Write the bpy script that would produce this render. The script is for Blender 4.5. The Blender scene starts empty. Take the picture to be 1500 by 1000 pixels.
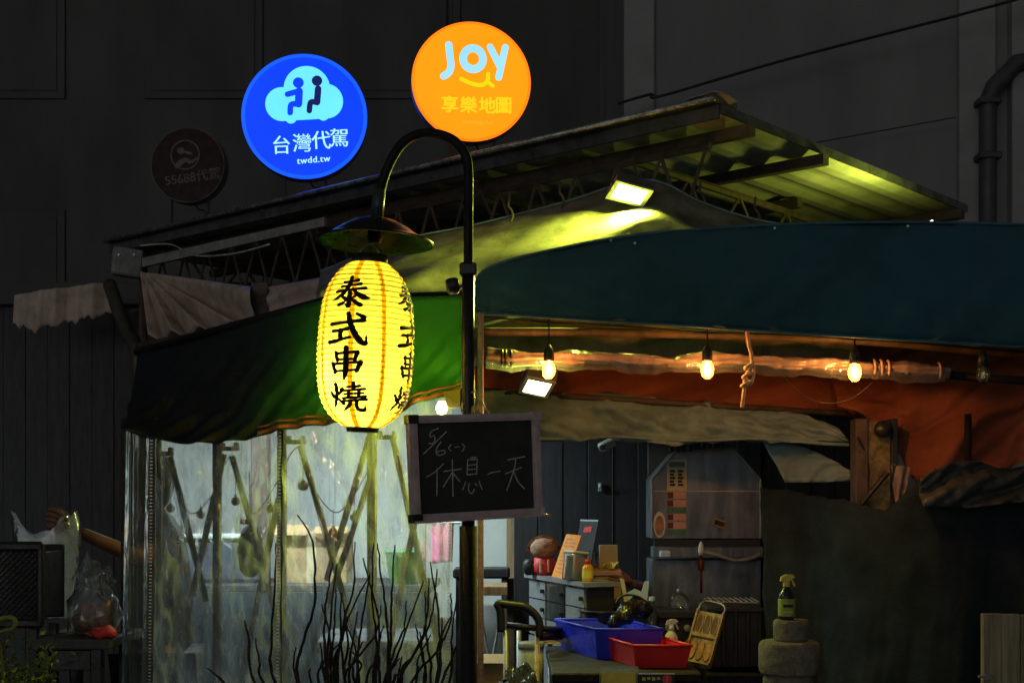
import bpy, bmesh, math, random
from mathutils import Vector, Matrix
random.seed(7)
R = math.radians
S = bpy.context.scene
C = S.collection

# ------------------------------------------------------------------ camera, world, sun, exposure
FPX, HZ, EYE = 2083.0, 730.0, 1.55          # focal length in photo pixels, eye-level row, eye height (m)
cam_d = bpy.data.cameras.new('camera')
cam_d.sensor_width = 36.0
cam_d.lens = 36.0 * FPX / 1500.0
cam_d.shift_y = (HZ - 500.0) / 1500.0       # rising-front lens: verticals stay vertical
cam_d.clip_end = 400
cam_o = bpy.data.objects.new('camera', cam_d)
cam_o.location = (0, 0, EYE)
cam_o.rotation_euler = (R(90), 0, 0)
C.objects.link(cam_o)
S.camera = cam_o

W = bpy.data.worlds.new('World')
S.world = W
W.use_nodes = True
nt = W.node_tree
bg = nt.nodes['Background']
sky = nt.nodes.new('ShaderNodeTexSky')
sky.sky_type = 'NISHITA'
sky.sun_disc = False
sky.sun_elevation = R(4)
sky.sun_rotation = R(200)
hs = nt.nodes.new('ShaderNodeHueSaturation')
hs.inputs['Saturation'].default_value = 0.06
nt.links.new(sky.outputs[0], hs.inputs['Color'])
nt.links.new(hs.outputs[0], bg.inputs['Color'])
bg.inputs['Strength'].default_value = 0.03

sun_d = bpy.data.lights.new('street_glow', 'SUN')
sun_d.energy = 0.035
sun_d.angle = R(40)
sun_d.color = (0.97, 0.98, 1.0)
sun_o = bpy.data.objects.new('street_glow', sun_d)
sun_o.rotation_euler = (R(52), 0, R(-20))
sun_o.location = (-3, -6, 8)
C.objects.link(sun_o)

vs = S.view_settings
vs.view_transform = 'Standard'
vs.look = 'None'
vs.exposure = 0.0
vs.gamma = 1.0
S.render.engine = 'CYCLES'
S.cycles.use_denoising = True
S.cycles.max_bounces = 8
S.cycles.transparent_max_bounces = 24
S.cycles.sample_clamp_indirect = 4.0
S.cycles.caustics_reflective = False
S.cycles.caustics_refractive = False


def P(px, py, d):
    """photo pixel + distance (m along the view axis) -> point"""
    return Vector(((px - 750.0) / FPX * d, d, EYE + (HZ - py) / FPX * d))


def V(*a):
    return Vector(a)


# ------------------------------------------------------------------ materials
def nodes_of(name):
    m = bpy.data.materials.new(name)
    m.use_nodes = True
    t = m.node_tree
    for n in list(t.nodes):
        t.nodes.remove(n)
    out = t.nodes.new('ShaderNodeOutputMaterial')
    return m, t, out


def noise(t, scale, detail=5, rough=0.6, stretch=(1, 1, 1), coord='Object'):
    tc = t.nodes.new('ShaderNodeTexCoord')
    mp = t.nodes.new('ShaderNodeMapping')
    mp.inputs['Scale'].default_value = stretch
    n = t.nodes.new('ShaderNodeTexNoise')
    n.inputs['Scale'].default_value = scale
    n.inputs['Detail'].default_value = detail
    n.inputs['Roughness'].default_value = rough
    t.links.new(tc.outputs[coord], mp.inputs[0])
    t.links.new(mp.outputs[0], n.inputs['Vector'])
    return n


def ramp(t, src, stops):
    r = t.nodes.new('ShaderNodeValToRGB')
    e = r.color_ramp.elements
    while len(e) < len(stops):
        e.new(0.5)
    for i, (p, c) in enumerate(stops):
        e[i].position = p
        e[i].color = (c[0], c[1], c[2], 1)
    t.links.new(src, r.inputs[0])
    return r


def pm(name, col, rough=0.6, metal=0.0, var=0.3, scale=9, bump=0.15, bscale=70, stretch=(1, 1, 1),
       col2=None, lo=0.3, hi=0.72, trans=0.0, spec=0.4, rvar=0.15, tcol=None):
    """principled surface: noise-mottled colour, uneven gloss, fine relief, optional thin-cloth translucency"""
    m, t, out = nodes_of(name)
    b = t.nodes.new('ShaderNodeBsdfPrincipled')
    n = noise(t, scale, 6, 0.65, stretch)
    a = tuple(c * (1 - var) for c in col)
    z = col2 if col2 else tuple(min(1, c * (1 + var)) for c in col)
    r = ramp(t, n.outputs['Fac'], [(lo, a), (hi, z)])
    t.links.new(r.outputs[0], b.inputs['Base Color'])
    b.inputs['Metallic'].default_value = metal
    b.inputs['Specular IOR Level'].default_value = spec
    n2 = noise(t, scale * 2.3, 4, 0.6, stretch)
    mr = t.nodes.new('ShaderNodeMapRange')
    mr.inputs[1].default_value = 0.3
    mr.inputs[2].default_value = 0.7
    mr.inputs[3].default_value = max(0.02, rough - rvar)
    mr.inputs[4].default_value = min(1, rough + rvar)
    t.links.new(n2.outputs['Fac'], mr.inputs[0])
    t.links.new(mr.outputs[0], b.inputs['Roughness'])
    if bump:
        n3 = noise(t, bscale, 3, 0.6, stretch)
        bp = t.nodes.new('ShaderNodeBump')
        bp.inputs['Strength'].default_value = bump
        bp.inputs['Distance'].default_value = 0.01
        t.links.new(n3.outputs['Fac'], bp.inputs['Height'])
        t.links.new(bp.outputs[0], b.inputs['Normal'])
    if trans > 0:
        tr = t.nodes.new('ShaderNodeBsdfTranslucent')
        if tcol:
            tr.inputs[0].default_value = (*tcol, 1)
        else:
            t.links.new(r.outputs[0], tr.inputs[0])
        mx = t.nodes.new('ShaderNodeMixShader')
        mx.inputs[0].default_value = trans
        t.links.new(b.outputs[0], mx.inputs[1])
        t.links.new(tr.outputs[0], mx.inputs[2])
        t.links.new(mx.outputs[0], out.inputs[0])
    else:
        t.links.new(b.outputs[0], out.inputs[0])
    return m


def em(name, col, strength=1.0, var=0.06):
    """lit acrylic / lamp face, slightly uneven"""
    m, t, out = nodes_of(name)
    e = t.nodes.new('ShaderNodeEmission')
    n = noise(t, 3.0, 2)
    r = ramp(t, n.outputs['Fac'], [(0.3, tuple(c * (1 - var) for c in col)), (0.7, tuple(c * (1 + var) for c in col))])
    t.links.new(r.outputs[0], e.inputs[0])
    e.inputs[1].default_value = strength
    gl = t.nodes.new('ShaderNodeBsdfGlossy')
    gl.inputs['Roughness'].default_value = 0.25
    gl.inputs['Color'].default_value = (0.04, 0.04, 0.04, 1)
    ad = t.nodes.new('ShaderNodeAddShader')
    t.links.new(e.outputs[0], ad.inputs[0])
    t.links.new(gl.outputs[0], ad.inputs[1])
    t.links.new(ad.outputs[0], out.inputs[0])
    return m


def film(name, clear, haze, gloss, tint=(1, 1, 1), rough=0.12, streak=(30, 30, 2.5), hazecol=(0.75, 0.8, 0.78), bump=0.35, blur=0.0):
    """thin clear plastic sheet: see-through, streaky milky scuffs, wrinkle highlights"""
    m, t, out = nodes_of(name)
    tp = t.nodes.new('ShaderNodeBsdfTransparent')
    tp.inputs[0].default_value = (*tint, 1)
    clear_ = tp.outputs[0]
    if blur:
        rf = t.nodes.new('ShaderNodeBsdfRefraction')
        rf.inputs['IOR'].default_value = 1.05
        rf.inputs['Roughness'].default_value = .24
        mb = t.nodes.new('ShaderNodeMixShader')
        mb.inputs[0].default_value = blur
        t.links.new(tp.outputs[0], mb.inputs[1])
        t.links.new(rf.outputs[0], mb.inputs[2])
        clear_ = mb.outputs[0]
    df = t.nodes.new('ShaderNodeBsdfDiffuse')
    df.inputs[0].default_value = (*hazecol, 1)
    tl = t.nodes.new('ShaderNodeBsdfTranslucent')
    tl.inputs[0].default_value = (*hazecol, 1)
    mh = t.nodes.new('ShaderNodeMixShader')
    mh.inputs[0].default_value = 0.6
    t.links.new(df.outputs[0], mh.inputs[1])
    t.links.new(tl.outputs[0], mh.inputs[2])
    n = noise(t, 1.0, 6, 0.7, streak)
    mr = t.nodes.new('ShaderNodeMapRange')
    mr.inputs[1].default_value = 0.35
    mr.inputs[2].default_value = 0.75
    mr.inputs[3].default_value = haze * 0.45
    mr.inputs[4].default_value = min(1, haze * 2.0)
    t.links.new(n.outputs['Fac'], mr.inputs[0])
    m1 = t.nodes.new('ShaderNodeMixShader')
    t.links.new(mr.outputs[0], m1.inputs[0])
    t.links.new(clear_, m1.inputs[1])
    t.links.new(mh.outputs[0], m1.inputs[2])
    gl = t.nodes.new('ShaderNodeBsdfGlossy')
    gl.inputs['Roughness'].default_value = rough
    n2 = noise(t, 1.0, 3, 0.6, (9, 9, 4))
    bp = t.nodes.new('ShaderNodeBump')
    bp.inputs['Strength'].default_value = bump
    bp.inputs['Distance'].default_value = 0.03
    t.links.new(n2.outputs['Fac'], bp.inputs['Height'])
    t.links.new(bp.outputs[0], gl.inputs['Normal'])
    fr = t.nodes.new('ShaderNodeFresnel')
    fr.inputs[0].default_value = 1.45
    t.links.new(bp.outputs[0], fr.inputs['Normal'])
    ma = t.nodes.new('ShaderNodeMath')
    ma.operation = 'MULTIPLY_ADD'
    ma.inputs[1].default_value = 1.0
    ma.inputs[2].default_value = gloss
    t.links.new(fr.outputs[0], ma.inputs[0])
    m2 = t.nodes.new('ShaderNodeMixShader')
    t.links.new(ma.outputs[0], m2.inputs[0])
    t.links.new(m1.outputs[0], m2.inputs[1])
    t.links.new(gl.outputs[0], m2.inputs[2])
    t.links.new(m2.outputs[0], out.inputs[0])
    return m


def paper(name, col, tcol, tmix=0.75):
    m, t, out = nodes_of(name)
    n = noise(t, 14, 5, 0.6, (1, 1, 1))
    r = ramp(t, n.outputs['Fac'], [(0.3, tuple(c * 0.86 for c in tcol)), (0.7, tcol)])
    tl = t.nodes.new('ShaderNodeBsdfTranslucent')
    t.links.new(r.outputs[0], tl.inputs[0])
    df = t.nodes.new('ShaderNodeBsdfDiffuse')
    df.inputs[0].default_value = (*col, 1)
    mx = t.nodes.new('ShaderNodeMixShader')
    mx.inputs[0].default_value = tmix
    t.links.new(df.outputs[0], mx.inputs[1])
    t.links.new(tl.outputs[0], mx.inputs[2])
    t.links.new(mx.outputs[0], out.inputs[0])
    return m


M = {}
M['asphalt'] = pm('asphalt', (.05, .05, .05), .8, scale=4, bump=.4)
M['bld_dark'] = pm('dark_plaster', (.085, .085, .085), .9, var=.25, scale=1.2, bump=.3, bscale=25, stretch=(1, 1, .3))
M['bld_grey'] = pm('grey_plaster', (.2, .2, .2), .9, var=.22, scale=.8, bump=.25, bscale=30, stretch=(1, 1, .35))
M['bld_trim'] = pm('grey_trim', (.27, .27, .27), .9, var=.15, scale=2)
M['pipe_dark'] = pm('dark_pipe', (.06, .06, .06), .5)
M['black'] = pm('black_paint', (.018, .018, .018), .3, var=.3, bump=.05)
M['blackplastic'] = pm('black_plastic', (.02, .02, .021), .42, var=.3, bump=.1)
M['cable'] = pm('black_cable', (.012, .012, .012), .55, bump=0)
M['steelpole'] = pm('dark_steel', (.012, .012, .012), .6, spec=.2, metal=0, var=.5, scale=20)
M['galv'] = pm('galvanised', (.35, .36, .34), .45, metal=.6, var=.3, scale=15)
M['sheetroof'] = pm('roof_sheet', (.42, .42, .36), .5, metal=.1, var=.35, scale=5, stretch=(1, 1, 1))
M['fascia'] = pm('fascia_metal', (.085, .09, .09), .35, metal=.5, var=.6, scale=9)
M['truss'] = pm('truss_paint', (.07, .065, .05), .6, var=.5, scale=12, col2=(.14, .09, .06))
M['white_dirty'] = pm('dirty_white', (.26, .26, .25), .7, var=.35, scale=14, bump=.2)
M['canvas'] = pm('olive_canvas', (.2, .19, .12), .7, var=.6, scale=7, bump=.25, bscale=120, trans=.25)
M['canvas_grey'] = pm('grey_canvas', (.2, .3, .3), .5, var=.35, scale=9, bump=.25, bscale=120, trans=.15)
M['browntarp'] = pm('brown_tarp', (.6, .48, .4), .6, var=.4, scale=6, bump=.25, bscale=60, trans=.15)
M['greentarp'] = pm('green_tarp', (.02, .22, .02), .55, var=.35, scale=5, bump=.25, bscale=140, trans=.2, col2=(.06, .4, .03))
M['navytarp'] = pm('navy_tarp', (.012, .022, .03), .6, var=.5, scale=5, bump=.25, bscale=90)
M['trim'] = pm('orange_trim', (.34, .13, .025), .7, var=.4, scale=20)
M['teal'] = pm('teal_tarp', (.03, .092, .115), .8, var=.25, scale=3, bump=.3, bscale=160, spec=.2)
M['tealedge'] = pm('teal_edge', (.05, .14, .19), .5, var=.25, scale=12)
M['orangetarp'] = pm('orange_tarp', (.33, .085, .03), .7, var=.3, scale=3, bump=.25, bscale=90, trans=.2)
M['darktarp'] = pm('dark_cover', (.013, .021, .025), .85, var=.4, scale=6, bump=.5, bscale=150, col2=(.024, .037, .043), spec=.15)
M['rollfilm'] = pm('rolled_plastic', (.3, .22, .17), .3, var=.55, scale=10, bump=.35, bscale=30, stretch=(.5, 1, 1), spec=.8)
M['film'] = film('clear_film', 1, .27, .02, rough=.22, streak=(26, 26, 3), bump=.9, blur=.28)
M['filmside'] = film('clear_film_folds', 1, .16, .05, bump=.8, blur=.4)
M['bag'] = film('carrier_bag_film', 1, .5, .04, rough=.2, streak=(12, 12, 12), bump=.8, hazecol=(.9, .9, .9))
M['thinbag'] = film('thin_bag_film', 1, .16, .05, rough=.15, streak=(14, 14, 14), bump=.9)
M['acrylic'] = film('clear_acrylic', 1, .1, .03, rough=.06, streak=(8, 8, 8), bump=.1)
M['zipper'] = pm('zipper_teeth', (.6, .6, .56), .35, metal=.4)
M['tentpole'] = pm('tent_pole', (.05, .047, .028), .5, var=.45, scale=14, metal=.1)
M['palewall'] = pm('pale_wall', (.55, .58, .54), .8, var=.15, scale=2, bump=.2)
M['wood'] = pm('wood', (.3, .2, .1), .6, var=.45, scale=3, stretch=(14, 14, 1), bump=.3, bscale=30)
M['woodgrey'] = pm('grey_wood', (.3, .26, .15), .75, var=.55, scale=3, stretch=(16, 16, 1), bump=.4, bscale=30)
M['darkwall'] = pm('dark_panel', (.06, .06, .06), .7, var=.3, scale=5, stretch=(8, 8, 1), bump=.2)
M['blackboards'] = pm('blackened_boards', (.02, .02, .022), .75, var=.4, scale=5, stretch=(8, 8, 1), bump=.25)
M['steel'] = pm('worn_steel', (.13, .15, .18), .38, metal=.4, var=.25, scale=2.6, stretch=(4, 4, 1.1), bump=.08, col2=(.3, .34, .39), lo=.4, hi=.8)
M['greyplastic'] = pm('grey_drawer', (.2, .21, .22), .5, var=.2, scale=10)
M['bluetray'] = pm('blue_plastic', (.03, .05, .75), .35, var=.2, scale=8, bump=.1)
M['redtray'] = pm('red_plastic', (.65, .03, .025), .38, var=.2, scale=8, bump=.1)
M['white'] = pm('white_plastic', (.65, .64, .58), .5, var=.12)
M['yellowp'] = pm('yellow_plastic', (.72, .6, .1), .45, var=.12)
M['cream'] = pm('cream_card', (.55, .48, .28), .8, var=.15)
M['cardboard'] = pm('cardboard', (.4, .27, .13), .85, var=.25)
M['orangecard'] = pm('orange_card', (.75, .26, .04), .75, var=.18, scale=20)
M['yellowcard'] = pm('yellow_card', (.68, .56, .08), .6, var=.25, scale=14)
M['ink'] = pm('dark_ink', (.03, .025, .02), .8, bump=0)
M['pinkcard'] = pm('pink_card', (.62, .35, .28), .8, var=.12)
M['greencard'] = pm('green_print', (.08, .22, .12), .7)
M['stone'] = pm('rough_stone', (.2, .185, .13), .95, var=.5, scale=30, bump=1.0, bscale=120)
M['concrete'] = pm('mustard_concrete', (.17, .14, .06), .95, var=.8, scale=22, bump=.7, bscale=60)
M['skin'] = pm('skin', (.22, .1, .065), .55, var=.2, scale=20, bump=.08)
M['hair'] = pm('hair', (.012, .01, .009), .5, bump=.5, bscale=200)
M['shirt'] = pm('black_shirt', (.015, .015, .016), .85, bump=.3)
M['trousers'] = pm('dark_trousers', (.025, .025, .03), .85)
M['paleblue'] = pm('pale_blue_plastic', (.45, .6, .75), .5, var=.1)
M['chalkboard'] = pm('chalkboard', (.04, .042, .038), .75, var=.4, scale=5, bump=.08)
M['chalk'] = pm('chalk', (.55, .55, .53), .95, var=.35, scale=80, bump=0)
M['alu'] = pm('board_frame', (.62, .5, .49), .38, metal=.1, var=.25, scale=18)
M['twig'] = pm('black_twig', (.012, .011, .01), .7, var=.5, bump=.6)
M['pot'] = pm('clay_planter', (.12, .07, .05), .85)
M['leaf'] = pm('leaf', (.07, .11, .03), .6, var=.6, scale=12, trans=.25)
M['leafy'] = pm('yellow_leaf', (.32, .36, .06), .6, var=.35, scale=12, trans=.25)
M['ornament'] = pm('ornament', (.09, .06, .03), .3, metal=.3)
M['rope'] = pm('rope', (.6, .42, .26), .8, var=.3, scale=50, bump=.8, bscale=200)
M['brownstuff'] = pm('brown_parcel', (.38, .2, .12), .6, var=.5, scale=20, bump=.6)
M['redstuff'] = pm('red_packet', (.6, .04, .04), .5, var=.3)
M['rag'] = pm('hanging_rag', (.33, .25, .2), .9, var=.6, scale=18, bump=.5)
M['redhandle'] = pm('red_handle', (.12, .02, .016), .5)
M['tilecol'] = pm('teal_print', (.02, .22, .2), .6)
M['glassbulb'] = film('bulb_glass', 1, .3, .03, tint=(1, .9, .75), rough=.05, streak=(6, 6, 6), hazecol=(1, .55, .18), bump=0)
M['glassoff'] = film('bulb_glass_unlit', 1, .04, .06, tint=(.95, .93, .9), rough=.04, streak=(6, 6, 6), bump=0)
M['filament'] = em('filament', (1, .55, .18), 60)
M['paperA'] = paper('lantern_paper', (.5, .42, .06), (1.0, .84, .07))
M['paperB'] = paper('lantern_seam', (.4, .26, .02), (1.0, .56, .02))
M['wire'] = pm('lantern_rib', (.2, .12, .02), .7, bump=0, trans=.35)
M['inkblack'] = pm('brush_ink', (.008, .007, .006), .75, bump=0)
M['e_blue'] = em('lit_blue', (.0, .034, 1.0), 1.6)
M['e_bluerim'] = em('lit_blue_rim', (.003, .075, 1.0), 1.6)
M['e_cyan'] = em('lit_cyan', (.16, .84, 1.0), 1.05)
M['e_cyanw'] = em('lit_pale_cyan', (.45, .98, 1.0), 1.05)
M['e_navy'] = em('lit_navy', (.006, .01, .12), 1)
M['e_orange'] = em('lit_orange', (1.0, .235, .0025), 1.6)
M['e_orangerim'] = em('lit_orange_rim', (1.0, .17, .0025), 1.6)
M['e_sky'] = em('lit_sky', (.36, .78, 1.0), 1.05)
M['e_lime'] = em('lit_lime', (.86, .76, .003), 1.0)
M['e_yel'] = em('lit_yellow', (1.0, .66, .01), 1.05)
M['e_yeld'] = em('lit_dull_yellow', (1.0, .46, .02), 1.05)
M['maroon'] = pm('maroon_acrylic', (.03, .006, .008), .35, var=.15, bump=0, spec=.12)
M['greyprint'] = pm('grey_print', (.075, .068, .066), .4, bump=0)
M['ringgrey'] = pm('grey_ring', (.07, .062, .062), .4, bump=0)
M['signcase'] = pm('sign_case', (.1, .1, .1), .5)
M['e_flood'] = em('flood_glass', (.95, 1.0, .45), 14)
M['e_led'] = em('led_red', (1, .03, .06), 2.5)
M['e_ledg'] = em('led_green', (.5, .9, .1), 1.0)
M['e_tube'] = em('tube_white', (.8, 1, .95), 6)
M['e_warmlamp'] = em('warm_bulb', (1, .62, .2), 9)
M['limebox'] = pm('lime_box', (.34, .36, .04), .5, var=.25)
M['patch'] = pm('motley_cloth', (.35, .2, .12), .8, var=.6, scale=35)

# ------------------------------------------------------------------ mesh helpers
ORG = {}


def mk(name, geo, mat, parent=None, smooth=False, solid=0.0, origin=None):
    """world-space geometry -> one mesh object (under parent, or top-level)"""
    verts, faces = geo
    if parent is not None:
        o0 = ORG[parent]
    else:
        if origin is None:
            xs = [v[0] for v in verts]
            ys = [v[1] for v in verts]
            zs = [v[2] for v in verts]
            origin = ((min(xs) + max(xs)) / 2, (min(ys) + max(ys)) / 2, min(zs))
        o0 = Vector(origin)
    me = bpy.data.meshes.new(name)
    me.from_pydata([(v[0] - o0[0], v[1] - o0[1], v[2] - o0[2]) for v in verts], [], [tuple(f) for f in faces])
    if smooth:
        me.polygons.foreach_set('use_smooth', [True] * len(me.polygons))
    me.update()
    me.materials.append(M[mat] if isinstance(mat, str) else mat)
    o = bpy.data.objects.new(name, me)
    C.objects.link(o)
    if parent is not None:
        o.parent = parent
    else:
        o.location = o0
    ORG[o] = o0
    if solid:
        s = o.modifiers.new('thickness', 'SOLIDIFY')
        s.thickness = solid
        s.offset = 0
    return o


def tag(o, label, cat, group=None):
    o['label'] = label
    o['category'] = cat
    if group:
        o['group'] = group
    return o


def thing(name, label, cat, loc, group=None):
    o = bpy.data.objects.new(name, None)
    o.location = loc
    o.empty_display_size = .1
    C.objects.link(o)
    ORG[o] = Vector(loc)
    return tag(o, label, cat, group)


def lamp(name, parent, loc, kind, energy, col, **kw):
    l = bpy.data.lights.new(name, kind)
    l.energy = energy
    l.color = col
    for k, v in kw.items():
        if k != 'aim':
            setattr(l, k, v)
    o = bpy.data.objects.new(name, l)
    C.objects.link(o)
    o.parent = parent
    o.location = Vector(loc) - ORG[parent]
    if 'aim' in kw:
        o.rotation_euler = Vector(kw['aim']).to_track_quat('-Z', 'Y').to_euler()
    ORG[o] = Vector(loc)
    return o


def J(*geos):
    vs_, fs_ = [], []
    for v, f in geos:
        k = len(vs_)
        vs_ += list(v)
        fs_ += [tuple(i + k for i in q) for q in f]
    return vs_, fs_


def from_bm(bm, mat4=None):
    bm.verts.ensure_lookup_table()
    vv = [(mat4 @ v.co if mat4 else v.co.copy()) for v in bm.verts]
    for i, v in enumerate(bm.verts):
        v.index = i
    ff = [tuple(v.index for v in f.verts) for f in bm.faces]
    bm.free()
    return vv, ff


def box(c, s, bev=0.0, rot=(0, 0, 0), seg=1):
    bm = bmesh.new()
    bmesh.ops.create_cube(bm, size=1)
    for v in bm.verts:
        v.co = Vector((v.co.x * s[0], v.co.y * s[1], v.co.z * s[2]))
    if bev:
        bmesh.ops.bevel(bm, geom=list(bm.edges), offset=bev, segments=seg, affect='EDGES', profile=.6)
    from mathutils import Euler
    m4 = Matrix.Translation(Vector(c)) @ Euler(rot).to_matrix().to_4x4()
    return from_bm(bm, m4)


def cm(pts, n=6, closed=False):
    """Catmull-Rom through pts (tuples of any length)"""
    pts = [tuple(p) for p in pts]
    if len(pts) < 3:
        return pts
    out = []
    k = len(pts)
    for i in range(k if closed else k - 1):
        p1, p2 = pts[i % k], pts[(i + 1) % k]
        p0 = pts[(i - 1) % k] if (closed or i > 0) else p1
        p3 = pts[(i + 2) % k] if (closed or i < k - 2) else p2
        for j in range(n):
            t = j / n
            out.append(tuple(.5 * (2 * b + (c - a) * t + (2 * a - 5 * b + 4 * c - d) * t * t + (3 * b - a - 3 * c + d) * t ** 3)
                             for a, b, c, d in zip(p0, p1, p2, p3)))
    if not closed:
        out.append(pts[-1])
    return out


def tube(pts, r, n=8, cap=True):
    pts = [Vector(p) for p in pts]
    rs = r if isinstance(r, (list, tuple)) else [r] * len(pts)
    if len(rs) != len(pts):
        rs = [rs[0] + (rs[-1] - rs[0]) * i / (len(pts) - 1) for i in range(len(pts))]
    vs_, fs_ = [], []
    up = None
    for i, p in enumerate(pts):
        t = (pts[min(i + 1, len(pts) - 1)] - pts[max(i - 1, 0)])
        if t.length < 1e-9:
            t = Vector((0, 0, 1))
        t.normalize()
        if up is None:
            up = Vector((0, 0, 1)) if abs(t.z) < .9 else Vector((1, 0, 0))
        side = t.cross(up)
        if side.length < 1e-6:
            side = t.cross(Vector((0, 1, 0)))
        side.normalize()
        up = side.cross(t).normalized()
        for j in range(n):
            a = 2 * math.pi * j / n
            vs_.append(p + (side * math.cos(a) + up * math.sin(a)) * rs[i])
    for i in range(len(pts) - 1):
        for j in range(n):
            fs_.append((i * n + j, i * n + (j + 1) % n, (i + 1) * n + (j + 1) % n, (i + 1) * n + j))
    if cap:
        fs_.append(tuple(range(n - 1, -1, -1)))
        fs_.append(tuple(range((len(pts) - 1) * n, len(pts) * n)))
    return vs_, fs_


def lathe(prof, c, n=32, tilt=None):
    vs_, fs_ = [], []
    c = Vector(c)
    for (r, z) in prof:
        for j in range(n):
            a = 2 * math.pi * j / n
            v = Vector((r * math.cos(a), r * math.sin(a), z))
            if tilt is not None:
                v = tilt @ v
            vs_.append(c + v)
    for i in range(len(prof) - 1):
        for j in range(n):
            fs_.append((i * n + j, i * n + (j + 1) % n, (i + 1) * n + (j + 1) % n, (i + 1) * n + j))
    if prof[0][0] > 1e-6:
        fs_.append(tuple(range(n - 1, -1, -1)))
    if prof[-1][0] > 1e-6:
        fs_.append(tuple(range((len(prof) - 1) * n, len(prof) * n)))
    return vs_, fs_


def prism(poly, off):
    """3-D polygon + offset vector -> solid"""
    k = len(poly)
    off = Vector(off)
    v = [Vector(p) for p in poly] + [Vector(p) + off for p in poly]
    f = [tuple(range(k)), tuple(range(2 * k - 1, k - 1, -1))]
    f += [(i, i + k, (i + 1) % k + k, (i + 1) % k) for i in range(k)]
    return v, f


def resample(pts, n):
    pts = [Vector(p) for p in pts]
    L = [0]
    for a, b in zip(pts, pts[1:]):
        L.append(L[-1] + (b - a).length)
    out = []
    k = 0
    for i in range(n):
        s = L[-1] * i / (n - 1)
        while k < len(pts) - 2 and L[k + 1] < s:
            k += 1
        t = (s - L[k]) / max(1e-9, L[k + 1] - L[k])
        out.append(pts[k].lerp(pts[k + 1], t))
    return out


def sheet(top, bot, nx, ny, fn=None):
    """cloth lofted between two 3-D polylines; fn(u,v) -> offset vector"""
    a, b = resample(cm(top, 8), nx + 1), resample(cm(bot, 8), nx + 1)
    v, f = [], []
    for j in range(ny + 1):
        t = j / ny
        for i in range(nx + 1):
            p = a[i].lerp(b[i], t)
            if fn:
                p = p + Vector(fn(i / nx, t))
            v.append(p)
    for j in range(ny):
        for i in range(nx):
            q = j * (nx + 1) + i
            f.append((q, q + nx + 1, q + nx + 2, q + 1))
    return v, f


def wob(u, k=1.0, seed=0.0):
    return (math.sin(u * 7.1 * k + seed) + .6 * math.sin(u * 17.3 * k + 1.7 + seed * 2) + .35 * math.sin(u * 41.0 * k + .6 + seed * 3)) / 1.95


def strokes2d(strokes, step=.02, caps=True):
    """[(points,(widths))] in plane units -> list of small ribbon polys: ([(x,y)],[faces])"""
    out = []
    for pts, wd in strokes:
        q = [tuple(p) + ((wd[min(i, len(wd) - 1)] if isinstance(wd, (list, tuple)) else wd),) for i, p in enumerate(pts)]
        q = cm(q, 6) if len(q) > 2 else q
        d = []
        for a, b in zip(q, q[1:]):
            n = max(1, int(math.hypot(b[0] - a[0], b[1] - a[1]) / step))
            for i in range(n):
                t = i / n
                d.append(tuple(x + (y - x) * t for x, y in zip(a, b)))
        d.append(q[-1])
        v, f = [], []
        for i, (x, y, w) in enumerate(d):
            x0, y0, _ = d[max(i - 1, 0)]
            x1, y1, _ = d[min(i + 1, len(d) - 1)]
            tx, ty = x1 - x0, y1 - y0
            l = math.hypot(tx, ty) or 1
            nx_, ny_ = -ty / l, tx / l
            for s in (-.5, -.17, .17, .5):
                v.append((x + nx_ * w * s, y + ny_ * w * s))
        for i in range(len(d) - 1):
            for j in range(3):
                f.append((i * 4 + j, i * 4 + j + 1, i * 4 + j + 5, i * 4 + j + 4))
        out.append((v, f))
        if caps:
            for (x, y, w) in (d[0], d[-1]):
                k = 12
                out.append(([(x + .5 * w * math.cos(2 * math.pi * i / k), y + .5 * w * math.sin(2 * math.pi * i / k)) for i in range(k)],
                            [tuple(range(k))]))
    return out


def lay(pieces, fn):
    """2-D pieces -> 3-D through fn(x, y, k) with k a running layer number"""
    g = []
    for k, (v, f) in enumerate(pieces):
        g.append(([fn(x, y, k) for x, y in v], f))
    return J(*g)


def disc2d(cx, cy, rx, ry=None, n=40):
    ry = ry or rx
    return ([(cx + rx * math.cos(2 * math.pi * i / n), cy + ry * math.sin(2 * math.pi * i / n)) for i in range(n)], [tuple(range(n))])


def ring2d(cx, cy, r0, r1, n=48, e=1.0):
    v = []
    for r in (r0, r1):
        v += [(cx + r * math.cos(2 * math.pi * i / n), cy + r * e * math.sin(2 * math.pi * i / n)) for i in range(n)]
    return v, [(i, (i + 1) % n, n + (i + 1) % n, n + i) for i in range(n)]


def text2d(body, size, cx, cy, spacing=1.0, shear=0.0):
    """lettering outline (plane units, y up), centred on cx, cy"""
    c = bpy.data.curves.new('t', 'FONT')
    c.body = body
    c.size = size
    c.space_character = spacing
    c.shear = shear
    c.resolution_u = 3
    o = bpy.data.objects.new('t', c)
    C.objects.link(o)
    dg = bpy.context.evaluated_depsgraph_get()
    me = bpy.data.meshes.new_from_object(o.evaluated_get(dg))
    v = [(p.co.x, p.co.y) for p in me.vertices]
    f = [tuple(p.vertices) for p in me.polygons]
    bpy.data.objects.remove(o)
    bpy.data.curves.remove(c)
    bpy.data.meshes.remove(me)
    mx = (min(p[0] for p in v) + max(p[0] for p in v)) / 2
    my = (min(p[1] for p in v) + max(p[1] for p in v)) / 2
    return [(x - mx + cx, y - my + cy) for x, y in v], f


def plane_fn(o, ex, ey, nrm, lift, step=.0003):
    return lambda x, y, k: o + ex * x + ey * y + nrm * (lift + step * k)

# ================================================================== SETTING
st = mk('street', ([(-150, -60, 0), (150, -60, 0), (150, 240, 0), (-150, 240, 0)], [(0, 1, 2, 3)]), 'asphalt', origin=(0, 0, 0))
st['kind'] = 'structure'

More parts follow.
